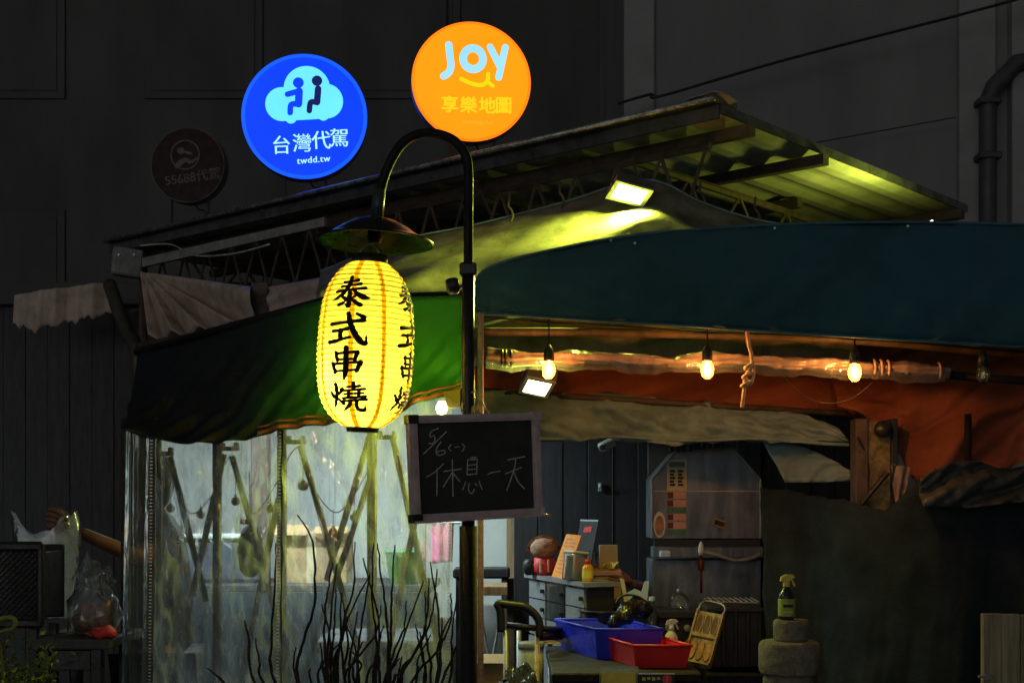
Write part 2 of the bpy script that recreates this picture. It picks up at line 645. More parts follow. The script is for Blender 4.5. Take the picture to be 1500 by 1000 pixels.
# --- dark building behind on the left
b = thing('dark_building', 'unlit dark tall building filling the left background behind the round signs', 'building', (-4, 19, 0))
mk('wall', box((-8.9, 20, 11), (23, 4, 22)), 'bld_dark', b)
for i in range(5):
    for j in range(5):
        x, z = -11.4 + i * 2.5, 4.35 + j * 3.1
        w = mk('window', box((x, 17.985, z), (1.5, .035, 1.7), .008), 'bld_dark', b)
        mk('pane', box((x, 17.957, z), (1.3, .01, 1.5), .004), 'bld_dark', w)
for x in (-13, -7.7, -1.0, 1.9):
    mk('pilaster', box((x, 17.95, 11), (.35, .12, 22)), 'bld_dark', b)

# --- grey building on the right
b = thing('grey_building', 'plain grey rendered building rising behind the right end of the shed roof', 'building', (6, 14, 0))
x0 = P(915, 0, 14).x
mk('wall', box((x0 + 6, 16, 9), (12, 4, 18)), 'bld_grey', b)
mk('corner_strip', box((x0 + .14, 13.975, 9), (.3, .06, 18), .01), 'bld_trim', b)
mk('pilaster', box((P(1428, 0, 14).x, 13.96, 9), (.36, .1, 18), .01), 'bld_trim', b)
mk('pilaster', box((P(1490, 0, 14).x, 13.93, 9), (.2, .16, 18), .01), 'bld_trim', b)
pp = [P(1447, 420, 13.8), P(1447, 300, 13.8), P(1447, 150, 13.8), P(1455, 128, 13.8), P(1490, 92, 13.8), P(1560, 80, 13.8)]
dp = mk('drain_pipe', tube(pp, .085, 12), 'pipe_dark', b, True)
for yy in (150, 230):
    mk('bracket', box(P(1447, yy, 13.8), (.22, .2, .06), .01), 'pipe_dark', dp)
tag(mk('overhead_cable', tube(cm([P(905, 152, 13.6), P(955, 138, 13.6), P(968, 141, 13.6), P(1150, 88, 13.5), P(1395, 25, 13.4), P(1560, -20, 13.3)], 5), .014, 6), 'cable', None, True),
    'thin black cable running up across the grey building wall', 'cable')
tag(mk('thin_cable', tube(cm([P(1180, 212, 13.7), P(1290, 192, 13.7), P(1400, 172, 13.7)], 5), .006, 5), 'cable', None, True),
    'short faint cable stapled low on the grey wall above the roof', 'cable')

# --- dark stall shutter lower left
b = thing('stall_shutter', 'dark corrugated stall shutter standing in the gloom at the left edge', 'shutter', (-3.6, 10.3, 0))
for i in range(22):
    x = -5.2 + i * .16
    mk('slat', box((x, 10.3 + (i % 2) * .006, 1.55), (.158, .03, 3.1), .003), 'darkwall', b)
mk('header', box((-3.6, 10.24, 3.02), (3.6, .1, .16), .01), 'bld_dark', b)

# ================================================================== SHED ROOF (mono-pitch, high edge in front)
dB = 6.2
Bp = P(1050, 168, dB)
rv = V(-.727, .687, 0).normalized()      # along the high edge, away to the left
gv = V(.687, .727, 0).normalized()       # down the slope, to the back right
LEN, DEP, DROP = 4.94, 2.35, .085


def RW(a, t, z=0.0):
    return Bp + rv * a + gv * t + V(0, 0, z - DROP * t / DEP)


roof = thing('shed_roof', 'low shed roof of corrugated sheets on dark trusses, high edge towards the street', 'roof', (Bp.x, Bp.y, 0))
npan = 6
pw = LEN / npan
for i in range(npan):
    v, f = [], []
    n = 28
    a0, a1 = i * pw - .015, (i + 1) * pw + .015
    for t in (0, DEP * .33, DEP * .66, DEP):
        for k in range(n + 1):
            a = a0 + (a1 - a0) * k / n
            z = .018 * (1 if (k % 7) in (0, 1) else (0 if (k % 7) in (3, 4, 5) else .5)) + .004 * (i % 2)
            v.append(RW(a, t, z))
    for r in range(3):
        for k in range(n):
            q = r * (n + 1) + k
            f.append((q, q + 1, q + n + 2, q + n + 1))
    mk('roof_sheet', (v, f), 'sheetroof', roof, solid=.003)
# fascia along the high edge and rake trim
mk('fascia', prism([RW(-.02, -.02, .035), RW(LEN, -.02, .035), RW(LEN, -.02, -.022), RW(-.02, -.02, -.022)], gv * .018), 'fascia', roof)
mk('capping', prism([RW(-.03, -.05, .062), RW(LEN, -.05, .062), RW(LEN, -.05, .04), RW(-.03, -.05, .04)], gv * .16), 'fascia', roof)
mk('edge_bead', tube([RW(-.03, -.062, .052), RW(LEN, -.062, .052)], .013, 10), pm('bead_metal', (.3, .3, .3), .28, metal=.6, var=.7, scale=14), roof, True)
mk('rake_trim', prism([RW(-.03, 0, .04), RW(-.03, DEP, .04), RW(-.03, DEP, .0), RW(-.03, 0, .0)], rv * .012), 'fascia', roof)
mk('bent_flap', sheet([RW(-.05, -.05, .075), RW(.05, -.055, .085), RW(.14, -.05, .066)], [RW(-.07, .05, .055), RW(.04, .06, .06), RW(.14, .05, .064)], 8, 4,
                      lambda u, v: (0, 0, .006 * math.sin(u * 9 + v * 3))), 'sheetroof', roof, solid=.003)
for t in (.16, .78, 1.45, 2.2):
    mk('purlin', prism([RW(-.06 if t != 1.45 else .5, t, -.012), RW(LEN, t, -.012), RW(LEN, t, -.062), RW(-.06 if t != 1.45 else .5, t, -.062)], gv * .05), 'truss', roof)


def bar(name, a, b_, r, par, mat='truss', n=6):
    return mk(name, tube([a, b_], r, n), mat, par)


# front lattice truss
for tt, zz in ((.12, -.09), (.12, -.40)):
    bar('truss_chord', RW(.12, tt, zz), RW(LEN - .05, tt, zz), .017, roof)
nw = 18
for i in range(nw):
    a = .14 + (LEN - .3) * i / nw
    a2 = .14 + (LEN - .3) * (i + .5) / nw
    a3 = .14 + (LEN - .3) * (i + 1) / nw
    bar('truss_web', RW(a, .12, -.09), RW(a2, .12, -.40), .009, roof)
    bar('truss_web', RW(a2, .12, -.40), RW(a3, .12, -.09), .009, roof)
# rafter trusses running down the slope
for a in (.55, 1.55, 2.9, 4.2):
    bar('rafter', RW(a, .1, -.09), RW(a, DEP, -.09), .02, roof)
    bar('rafter_chord', RW(a, .1, -.42), RW(a, DEP, -.25), .016, roof)
    for k in range(5):
        t0, t1 = .1 + k * .44, .1 + (k + .5) * .44
        t2 = .1 + (k + 1) * .44
        bar('rafter_web', RW(a, t0, -.09), RW(a, t1, -.36), .009, roof)
        bar('rafter_web', RW(a, t1, -.36), RW(a, t2, -.09), .009, roof)
# posts that carry the roof
for a, t in ((1.2, .75), (.55, 2.2), (2.9, 2.2), (4.75, .12), (4.75, 2.2)):
    q = RW(a, t, -.05)
    bar('roof_post', V(q.x, q.y, 0), q, .03, roof, 'truss', 8)
# white batten, corner box and its loose wire
mk('batten', prism([P(208, 378, 9.25), P(475, 318, 7.75), P(475, 331, 7.75), P(208, 391, 9.25)], V(.01, .03, 0)), 'white_dirty', roof)
bx = mk('corner_box', box(P(186, 385, 9.35), (.19, .12, .18), .012, (0, R(6), R(20))), 'white_dirty', roof)
for q in (-.05, .05):
    mk('screw', tube([P(186, 385, 9.28) + V(q, -.02, .05), P(186, 385, 9.28) + V(q, 0, .05)], .008, 8), 'galv', bx)
tag(mk('loose_wire', tube(cm([P(205, 360, 9.1), P(250, 358, 9.0), P(285, 374, 8.6), P(340, 372, 8.2), P(395, 358, 8.0)], 6), .006, 5), 'zipper', None, True),
    'thin pale wire sagging below the white batten at the left end of the roof', 'wire')
# bent stay on the left corner
tag(mk('leaning_stay', tube(cm([P(160, 415, 9.2), P(172, 450, 9.1), P(188, 490, 9.0), P(200, 516, 8.9), P(206, 640, 8.9), P(206, 1150, 8.9)], 5), .045, 8), 'tentpole', None, True),
    'dark bent stay pole slanting down from the white corner box', 'pole')

# ================================================================== ROUND ROOF SIGNS
def sign_frame(name, label, px, py, rpx, d, yaw, roll, case='signcase', elong=1.0):
    c = P(px, py, d)
    n = V(math.sin(R(yaw)), -math.cos(R(yaw)), 0)
    ex0 = V(math.cos(R(yaw)), math.sin(R(yaw)), 0)
    ey0 = V(0, 0, 1)
    cr, sr = math.cos(R(roll)), math.sin(R(roll))
    ex, ey = ex0 * cr + ey0 * sr, ey0 * cr - ex0 * sr
    rad = rpx / FPX * d
    edge_z = Bp.z
    t = thing(name, label, 'sign', (c.x, c.y, c.z - rad))
    ring = [c + (ex0 * math.cos(2 * math.pi * i / 64) + ey0 * math.sin(2 * math.pi * i / 64)) * rad for i in range(64)]
    mk('case', prism([p - n * .10 for p in ring], n * .098), case, t, False)
    q = c - ey0 * rad
    for s in (-.12, .12):
        bar('bracket_leg', q + ex0 * s - n * .05 + V(0, 0, .03), V(q.x + ex0.x * s, q.y + ex0.y * s + .05, edge_z + .05), .011, t, 'pipe_dark')
    pc = [q - n * .06 + ex0 * .02 + V(0, 0, .02), q - n * .08 + ex0 * .05 - V(0, 0, .03), q - n * .02 + ex0 * .1 - V(0, 0, .05), V(q.x + .16, q.y, edge_z + .07)]
    mk('power_cable', tube(cm(pc, 6), .005, 6), 'cable', t, True)
    return t, c, ex, ey, ex0, ey0, n, rad


def disc_on(name, t, c, ex, ey, n, rx, lift, mat, thick=.004, ring=None):
    k = 72
    pts = [c + ex * math.cos(2 * math.pi * i / k) * rx + ey * math.sin(2 * math.pi * i / k) * rx + n * lift for i in range(k)]
    return mk(name, prism(pts, -n * thick), mat, t)


# orange sign
t, c, ex, ey, ex0, ey0, n, rad = sign_frame('round_sign', 'lit orange round sign with pale blue JOY letters and a smile', 690.5, 120, 87.5, 7.38, 6, 0)
ey = ey0
disc_on('rim', t, c, ex0, ey0, n, rad, .004, 'e_orangerim')
face = disc_on('face', t, c, ex0, ey0, n, rad * .955, .008, 'e_orange')
u = rad / 400.0
fn = plane_fn(c, ex0 * u, ey0 * u, n, .0095)
J2 = lambda x, y: (x - 500, 500 - y)
joy = strokes2d([([J2(348, 262), J2(356, 340), J2(362, 400), J2(348, 445), J2(312, 472)], 48)], 12)
joy += [(lambda g: g)(([(p[0] * 1.0 + 10, p[1] * 1.05 + 150) for p in ring2d(0, 0, 41, 92)[0]], ring2d(0, 0, 41, 92)[1]))]
joy += strokes2d([([J2(625, 268), J2(690, 395)], 46), ([J2(727, 268), J2(682, 470)], 46)], 12)
mk('letters', lay(joy, fn), 'e_sky', face)
mk('smile', lay(strokes2d([([J2(432, 487), J2(500, 515), J2(565, 524), J2(606, 496), J2(612, 448)], 27), ([J2(604, 500), J2(643, 528)], 26)], 12), fn), 'e_lime', face)
tx = []
for ch, cx in zip('享樂地圖', (355, 480, 605, 715)):
    for dx, dy in ((-3, 0), (3, 0), (0, 3), (0, -3)):
        g = text2d(ch, 118, *J2(cx, 657))
        tx.append(([(x + dx, y + dy) for x, y in g[0]], g[1]))
mk('lettering', lay(tx, fn), 'e_yel', face)
mk('web_address', lay([text2d('joymap.tw', 46, *J2(538, 776), spacing=1.1)], fn), 'e_yeld', face)

# blue sign
t, c, ex, ey, ex0, ey0, n, rad = sign_frame('round_sign', 'lit blue round sign with two seated figures in a pale cloud', 446, 171, 91.5, 8.32, 4, 2.5)
disc_on('rim', t, c, ex0, ey0, n, rad, .004, 'e_bluerim')
face = disc_on('face', t, c, ex0, ey0, n, rad * .94, .008, 'e_blue')
u = rad / 420.0
fn = plane_fn(c, ex * u, ey * u, n, .0095)
fn2 = plane_fn(c, ex * u, ey * u, n, .0135)
J2 = lambda x, y: (x - 435, 502 - y)
cl = [disc2d(*J2(290, 418), 112, 114), disc2d(*J2(460, 318), 155, 152), disc2d(*J2(588, 405), 110, 116), disc2d(*J2(345, 512), 38), disc2d(*J2(562, 500), 36),
      ([J2(290, 380), J2(290, 532), J2(600, 521), J2(600, 330), J2(400, 330)], [(0, 1, 2, 3, 4)])]
mk('cloud', lay(cl, fn), 'e_cyan', face)
fig = [disc2d(*J2(405, 278), 36)] + strokes2d([([J2(408, 335), J2(400, 420)], 50), ([J2(395, 338), J2(330, 354)], 38), ([J2(398, 424), J2(352, 424), J2(342, 478)], 38)], 12)
mk('driver_figure', lay(fig, fn2), 'e_blue', face)
fig = [disc2d(*J2(530, 268), 35)] + strokes2d([([J2(535, 322), J2(524, 412)], 44), ([J2(520, 414), J2(482, 412), J2(470, 468)], 37)], 12)
mk('passenger_figure', lay(fig, fn2), 'e_navy', face)
tx = []
for ch, cx, cy in zip('台灣代駕', (275, 412, 540, 660), (690, 680, 665, 652)):
    for dx, dy in ((-1.5, 0), (1.5, 0)):
        g = text2d(ch, 132, *J2(cx, cy))
        tx.append(([(x + dx, y + dy) for x, y in g[0]], g[1]))
mk('lettering', lay(tx, fn), 'e_cyanw', face)
g = text2d('twdd.tw', 62, *J2(484, 797), spacing=1.08)
mk('web_address', lay([([(x + d_, y + .06 * x) for x, y in g[0]], g[1]) for d_ in (-1.5, 1.5)], fn), 'e_cyanw', face)

# dark sign
t, c, ex, ey, ex0, ey0, n, rad = sign_frame('round_sign', 'unlit dark maroon round sign with faint grey key and hand emblem', 275, 242, 55, 9.1, -4, 7)
disc_on('rim', t, c, ex0, ey0, n, rad, .004, 'ringgrey')
face = disc_on('face', t, c, ex0, ey0, n, rad * .975, .007, 'maroon')
u = rad / 182.0
fn = plane_fn(c, ex * u, ey * u, n, .0085)
J2 = lambda x, y: (x - 320, 740 - y)
lg = [ring2d(*J2(315, 690), 66, 73)] + [disc2d(*J2(296, 668), 18)] + strokes2d([([J2(310, 674), J2(346, 690)], 12), ([J2(270, 738), J2(310, 715), J2(340, 728), J2(380, 712)], [26, 24, 18, 10])], 6)
mk('emblem', lay(lg, fn), 'greyprint', face)
g = text2d('55688代駕', 62, *J2(338, 800))
mk('lettering', lay([([(x + d_, y) for x, y in g[0]], g[1]) for d_ in (-1, 1)], fn), 'greyprint', face)

# ================================================================== CANVAS UNDER THE ROOF
top = [P(470, 398, 6.5), P(590, 352, 6.4), P(690, 331, 6.35), P(822, 298, 6.3), P(945, 264, 6.25), P(1028, 297, 6.2), P(1112, 323, 6.1), P(1245, 345, 6.1)]
bot = [P(470, 500, 5.6), P(590, 515, 5.6), P(690, 522, 5.6), P(800, 524, 5.6), P(920, 526, 5.6), P(1060, 530, 5.6), P(1250, 536, 5.6)]
def fcan(u, v):
    e = math.sin(math.pi * v)
    return (0, -.15 * e + .05 * e * wob(u + v * .3, .8) + .035 * e * math.sin(u * 31 + v * 22) * math.sin(u * 6 + 1) ** 2 + .02 * math.sin(v * 40 + u * 12) * e, -.03 * e * math.sin(u * 9 + v * 8) - .012 * e * wob(u * 2 + v))
cc = mk('canvas_canopy', sheet(top, bot, 90, 40, fcan), 'canvas', None, True, .003)
tag(cc, 'olive canvas sheet lit yellow by the floodlight under the roof edge', 'canopy')
for px, py in ((822, 298), (1028, 297), (1108, 321), (747, 318)):
    q = P(px, py, 6.24)
    mk('hook', tube(cm([q + V(0, 0, -.02), q + V(.012, 0, 0), q + V(.006, 0, .03), q + V(-.008, 0, .05), q + V(0, .02, .1)], 5), .006, 6), 'truss', cc, True)
mk('hem', tube(cm([p + V(0, 0, 0) for p in top], 8), .007, 6), 'canvas_grey', cc, True)

# brown tarps to the left
def ffan(u, v):
    w_ = abs((u * 4.2) % 1 - .5) * 2
    return (.01 * v * w_, -.22 * v * w_ ** .6, .05 * v * (w_ - .5))
tag(mk('brown_tarp', sheet([P(205, 397, 8.8), P(212, 399, 8.7), P(222, 400, 8.6)], [P(228, 501, 8.4), P(290, 492, 7.9), P(372, 478, 7.4), P(374, 452, 7.4), P(374, 428, 7.45)], 90, 14, ffan), 'browntarp', None, True, .003),
    'brown tarp fanning in pleats from the white corner box', 'tarp')
tag(mk('brown_tarp', sheet([P(392, 420, 7.3), P(430, 412, 7.0), P(480, 404, 6.7)], [P(392, 478, 7.1), P(430, 474, 6.9), P(480, 470, 6.6)], 30, 12, lambda u, v: (0, .04 * math.sin(v * 14 + u * 3), 0)), 'browntarp', None, True, .003),
    'creased brown tarp right behind the left side of the lantern', 'tarp')
tag(mk('brown_tarp', sheet([P(20, 432, 9.6), P(70, 424, 9.6), P(165, 412, 9.6)], [P(18, 470, 9.6), P(45, 484, 9.6), P(80, 476, 9.6), P(120, 468, 9.6), P(165, 458, 9.6)], 40, 10, lambda u, v: (0, .03 * wob(u * 2, 1), -.03 * v * wob(u * 3, 1.5))), 'browntarp', None, True, .003),
    'dim ragged brown tarp strip left of the bent stay pole', 'tarp')
q = P(382, 415, 7.35)
tag(mk('awning_post', J(box((q.x, q.y, q.z / 2), (.09, .09, q.z), .006)), 'truss'), 'dark square post between the two brown tarps', 'post')
tag(mk('dark_beam', tube([P(205, 508, 8.4), P(480, 462, 6.6)], .03, 8), 'truss', None, True), 'dark beam along the lower edge of the brown tarps', 'beam')

# ================================================================== GREEN AWNING + CLEAR CURTAIN
DC = 5.0
htop = [P(203, 517, 5.45), P(300, 492, 5.4), P(395, 463, 5.3), P(475, 440, 5.22), P(560, 436, 5.18), P(676, 433, 5.15)]
hbot = [P(176, 626, 4.97), P(215, 641, 4.96), P(280, 649, 4.95), P(330, 647, 4.94), P(372, 640, 4.93), P(412, 631, 4.92), P(470, 621, 4.91), P(540, 610, 4.9), P(600, 596, 4.89), P(676, 573, 4.88)]
def fgr(u, v):
    s = .026 * v * math.sin(u * 58 + 7 * v) * (.3 + .7 * math.sin(u * 5 + 1) ** 2) + .012 * v * math.sin((u + .3 * v) * 83) + .016 * v * wob(u * 2 + v, 2) + .014 * v * math.sin((u - .25 * v) * 31)
    return (0, -s, -.05 * math.sin(math.pi * v) + .12 * s)
mg, tg, og = nodes_of('awning_cloth_falloff')           # light falloff painted into green cloth: blue-black at left, vivid towards the lamp post
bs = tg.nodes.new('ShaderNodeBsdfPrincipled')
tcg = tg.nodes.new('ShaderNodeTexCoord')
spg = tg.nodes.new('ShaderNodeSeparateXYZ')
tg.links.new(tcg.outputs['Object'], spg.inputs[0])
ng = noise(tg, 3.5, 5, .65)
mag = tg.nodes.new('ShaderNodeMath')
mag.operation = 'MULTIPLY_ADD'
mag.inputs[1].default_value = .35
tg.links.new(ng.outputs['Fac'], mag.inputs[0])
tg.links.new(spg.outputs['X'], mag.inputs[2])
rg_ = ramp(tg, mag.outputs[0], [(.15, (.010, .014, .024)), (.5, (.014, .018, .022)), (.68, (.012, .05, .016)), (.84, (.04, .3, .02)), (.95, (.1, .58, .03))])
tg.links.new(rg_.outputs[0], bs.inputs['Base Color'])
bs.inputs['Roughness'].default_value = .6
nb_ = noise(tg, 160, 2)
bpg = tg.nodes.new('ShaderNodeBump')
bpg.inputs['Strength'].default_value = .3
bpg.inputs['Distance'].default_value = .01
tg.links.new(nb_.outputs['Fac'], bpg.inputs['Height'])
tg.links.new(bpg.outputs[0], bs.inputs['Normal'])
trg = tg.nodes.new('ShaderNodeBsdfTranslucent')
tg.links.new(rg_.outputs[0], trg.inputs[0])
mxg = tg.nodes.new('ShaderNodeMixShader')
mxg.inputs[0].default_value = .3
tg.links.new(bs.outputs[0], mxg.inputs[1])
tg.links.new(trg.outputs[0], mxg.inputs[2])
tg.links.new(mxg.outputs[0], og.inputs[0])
aw = thing('green_awning', 'draped awning cloth behind the lantern, light falloff painted in from bright green right to blackish left', 'awning', hbot[0])
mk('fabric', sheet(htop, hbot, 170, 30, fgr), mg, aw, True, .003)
hem_h = resample(cm(hbot, 8), 60)[24:]
u0h = 24 / 59.0
mk('hem', sheet([p + V(0, -.004, .018) for p in hem_h], [p + V(0, -.008, .004) for p in hem_h], 110, 2, lambda u, v: Vector(fgr(u0h + (1 - u0h) * u, 1)) + V(0, -.004, 0)), 'trim', aw, True, .003)
mk('hem_band', sheet([p + V(0, -.004, .034) for p in hem_h], [p + V(0, -.006, .027) for p in hem_h], 110, 1, lambda u, v: Vector(fgr(u0h + (1 - u0h) * u, 1)) + V(0, -.005, 0)), 'trim', aw, True, .003)
# ridge pole that both awnings hang from
tag(mk('awning_rail', tube([P(198, 516, 5.47), P(405, 459, 5.32), P(480, 438, 5.24), P(690, 430, 5.17)], .014, 8), 'steelpole', None, True), 'dark rail along the top edge of the draped green awning', 'rail')

tr_f = [Vector(p) + V(0, .03, -.02) for p in htop]
tag(mk('tent_roof', sheet(tr_f, [V(p.x * 1.45 + (.12 if p.x > -.3 else 0), 7.97, 2.27) for p in tr_f], 40, 20, lambda u, v: (0, 0, -.05 * math.sin(math.pi * v) + .01 * wob(u * 2 + v))), 'white_dirty', None, True, .004),
    'dirty white tarp roof of the tent reaching back from the awning rail', 'tarp')
# clear curtain
cur = thing('clear_curtain', 'clear plastic curtain hanging under the awning in front of the tent frame', 'curtain', P(420, 640, DC))
def zbot(px, d):
    p = P(px, 0, d)
    return V(p.x, p.y, .45)
def panel(name, tp, bp_, fn, mat='film', nx=60, ny=40):
    return mk(name, sheet(tp, bp_, nx, ny, fn), mat, cur, True)
def cloth_wave(u, v, k):
    sw = v + .55 * (u - .5) ** 2 * (1 if k == 0 else .7)          # swags pulled up at the posts
    a = .016 * math.sin(sw * 44 + k) * max(0, 1 - v * 2.2) + .010 * math.sin((sw * 1.6 - u * .8) * 23 + k * 2)
    b = .012 * math.sin(u * 15 + 2.4 * v + k) + .006 * math.sin((u + .35 * v) * 47 + k) + .004 * math.sin((u * .7 - v) * 71)
    return a * .8 + b + .01 * wob(u * 1.3 + .2 * v, 1.3, k)
p1 = panel('plastic_panel', [P(228, 640, DC), P(320, 645, DC + .01), P(411, 628, DC)], [zbot(222, DC), zbot(320, DC + .03), zbot(411, DC)],
      lambda u, v: (0, cloth_wave(u, v, 0), 0), nx=90, ny=90)
p2 = panel('plastic_panel', [P(413, 628, DC), P(540, 608, DC), P(662, 575, DC - .01)], [zbot(413, DC), zbot(540, DC + .03), zbot(664, DC)],
      lambda u, v: (0, cloth_wave(u, v, 2), 0), nx=90, ny=90)
p3 = panel('gathered_panel', [P(181, 630, DC + .02), P(205, 636, DC), P(230, 641, DC)], [zbot(181, DC + .02), zbot(198, DC), zbot(230, DC)],
      lambda u, v: (.006 * math.sin(u * 30 + v * 3), .045 * math.sin(u * 21 + v * 4) * (.5 + .5 * v), 0), 'filmside', 60, 30)
for px0, px1, y0, par in ((410, 406, 628, p1), (661, 655, 640, p2), (222, 219, 640, p3)):
    g = []
    for i in range(74):
        s = i / 73
        q = P(px0, y0, DC - .02).lerp(P(px1, 1010, DC - .02), s)
        g.append(box(q, (.008, .006, .0032)))
    z = mk('zipper', J(*g), 'zipper', par)
    z['kind'] = 'stuff'

# folding tent frame behind the curtain
DF = 5.14
fr = thing('folding_tent_frame', 'olive folding tent frame with tall crossing bars behind the clear curtain', 'tent frame', (P(360, 0, DF).x, DF, 0))
for px, r in ((184, .017), (231, .016), (318, .0165), (413, .0175), (545, .0185)):
    q = P(px, 615, DF)
    mk('post', tube([V(q.x, DF, 0), V(q.x, DF, 1.84)], r, 10), 'tentpole', fr, True)
for a, b_ in (((249, 668), (302, 880)), ((328, 665), (252, 1000)), ((340, 668), (432, 1000)), ((412, 712), (352, 1000)), ((440, 652), (528, 960)),
             ((546, 690), (440, 1000)), ((575, 640), (652, 990)), ((541, 640), (478, 850)), ((620, 700), (560, 1000))):
    off = random.uniform(.03, .1)
    mk('scissor_bar', tube([P(*a, DF + off), P(*b_, DF + off)], .0115, 8), 'tentpole', fr, True)
for px, py in ((336, 657), (434, 647), (567, 640), (240, 664)):
    k = mk('bracket', J(box(P(px, py, DF + .03), (.07, .03, .016), .004), box(P(px - 10, py - 3, DF + .03), (.014, .034, .03), .003), box(P(px + 10, py - 3, DF + .03), (.014, .034, .03), .003)), 'tentpole', fr)

# string of round ornaments inside the curtain
DO = 5.24
gl = tag(mk('garland_wire', tube(cm([P(238, 660, DO), P(262, 720, DO), P(280, 752, DO), P(310, 726, DO), P(338, 668, DO), P(355, 720, DO), P(372, 752, DO), P(400, 716, DO), P(436, 655, DO), P(460, 715, DO), P(494, 750, DO), P(530, 706, DO), P(552, 660, DO)], 8), .0022, 5), 'cable', None, True),
         'thin dark wire swagged between the tent posts behind the curtain', 'wire')
for k, (px, py, ppy, lab) in enumerate(((250, 744, 705, 'leftmost small round bauble hanging behind the clear curtain'), (294, 753, 738, 'round bauble second from left behind the clear curtain'),
                        (345, 734, 690, 'round bauble just right of the tall second tent post'), (397, 744, 720, 'dull bauble just left of the zipped tent post'),
                        (444, 711, 672, 'largest round bauble just right of the zipped tent post'), (488, 779, 745, 'pale gold bauble hanging lowest behind the curtain'), (519, 757, 722, 'orange bauble nearest the post under the lantern'))):
    o = thing('bauble', lab, 'ornament', P(px, py + 7, DO), 'baubles on the wire behind the curtain')
    rr = .017 if k != 4 else .0195
    mk('ball', lathe([(.0005, -rr), (rr * .5, -rr * .87), (rr * .87, -rr * .5), (rr, 0), (rr * .87, rr * .5), (rr * .5, rr * .87), (.0005, rr)], P(px, py, DO), 14), 'ornament' if k < 5 else 'trim', o, True)
    mk('cap', lathe([(.006, 0), (.006, .008), (.003, .01)], P(px, py, DO) + V(0, 0, rr - .001), 8), 'zipper', o)
    mk('thread', tube([P(px, py, DO) + V(0, 0, rr + .008), P(px, ppy, DO)], .0012, 4), 'cable', o)
o = thing('round_charm', 'small red openwork round charm with tassel hanging between tent posts', 'ornament', P(265, 850, DO))
c = P(265, 787, DO)
ch = [ring2d(0, 0, .021, .024)] + strokes2d([([(-.012, .012), (.012, .012)], .003), ([(-.02, 0), (.02, 0)], .003), ([(-.012, -.01), (.012, -.01)], .003), ([(0, .012), (0, -.02)], .003), ([(-.012, .01), (-.012, -.012)], .003), ([(.012, .01), (.012, -.012)], .003)], .01, False)
mk('disc', lay(ch, lambda x, y, k: c + V(x, -.0004 * k, y)), 'redhandle', o, solid=.003)
mk('tassel', tube([c + V(0, 0, -.026), c + V(0, 0, -.05), c + V(.002, 0, -.13)], [.002, .006, .008], 7), 'brownstuff', o)
mk('thread', tube([c + V(0, 0, .024), P(266, 730, DO)], .0012, 4), 'cable', o)
o = thing('hanging_pouch', 'dark limp pouch hanging from a hook in the tent behind the curtain', 'pouch', P(367, 850, 5.5))
c = P(367, 800, 5.5)
mk('body', lathe([(.004, .09), (.03, .07), (.045, .03), (.05, -.03), (.042, -.09), (.02, -.115), (.001, -.118)], c, 16), 'shirt', o, True)
mk('band', lathe([(.046, .012), (.051, 0), (.053, -.02), (.05, -.03)], c, 16), 'ornament', o, True)
mk('cord', tube([c + V(0, 0, .088), P(365, 690, 5.5)], .003, 5), 'cable', o)
mk('tab', box(c + V(-.01, -.02, .095), (.05, .03, .02), .004), 'shirt', o)

# ================================================================== INSIDE THE TENT
w = thing('pale_wall', 'pale greenish white wall at the back of the tent', 'wall', (P(450, 0, 8).x, 8, 0))
xl, xr = P(228, 0, 8).x, P(746, 0, 8).x
for i in range(4):
    a, b_ = xl + (xr - xl) * i / 4, xl + (xr - xl) * (i + 1) / 4
    mk('wall_panel', box(((a + b_) / 2, 8.03 + .004 * (i % 2), 1.12), (b_ - a - .006, .05, 2.24), .003), 'palewall', w)
for i in (1, 2, 3):
    mk('joint_strip', box((xl + (xr - xl) * i / 4, 8.0, 1.12), (.03, .02, 2.24), .003), 'palewall', w)
tag(mk('door_jamb', box((P(748, 0, 7.9).x, 7.9, 1.1), (.045, .16, 2.2), .004), 'wood'), 'ochre wooden door jamb right of the lit pale wall', 'jamb')
tl = thing('tube_lamp', 'white fluorescent tube lamp under the tent roof', 'lamp', P(440, 560, 6.7))
c = P(440, 560, 6.7)
mk('housing', box(c + V(0, 0, .05), (1.25, .08, .04), .006), 'white', tl)
mk('tube', tube([c + V(-.58, 0, 0), c + V(.58, 0, 0)], .014, 10), 'e_tube', tl, True)
for s in (-.6, .6):
    mk('end_cap', box(c + V(s, 0, .012), (.03, .04, .06), .004), 'white', tl)
    mk('hanger', tube([c + V(s, 0, .07), c + V(s, 0, .16)], .004, 5), 'cable', tl)
lamp('tube_light', tl, c + V(0, 0, -.03), 'AREA', 42, (.74, .95, 1.0), shape='RECTANGLE', size=1.15, size_y=.05, aim=(0, .25, -1))

def table(name, label, x0, x1, y0, y1, z, mat, legmat='black', thick=.035):
    t = thing(name, label, 'table', ((x0 + x1) / 2, (y0 + y1) / 2, 0))
    mk('tabletop', box(((x0 + x1) / 2, (y0 + y1) / 2, z - thick / 2), (x1 - x0, y1 - y0, thick), .005), mat, t)
    for x in (x0 + .05, x1 - .05):
        for y in (y0 + .05, y1 - .05):
            mk('leg', box((x, y, (z - thick) / 2), (.04, .04, z - thick), .004), legmat, t)
    mk('apron', box(((x0 + x1) / 2, y0 + .05, z - thick - .04), (x1 - x0 - .14, .02, .07), .003), legmat, t)
    return t

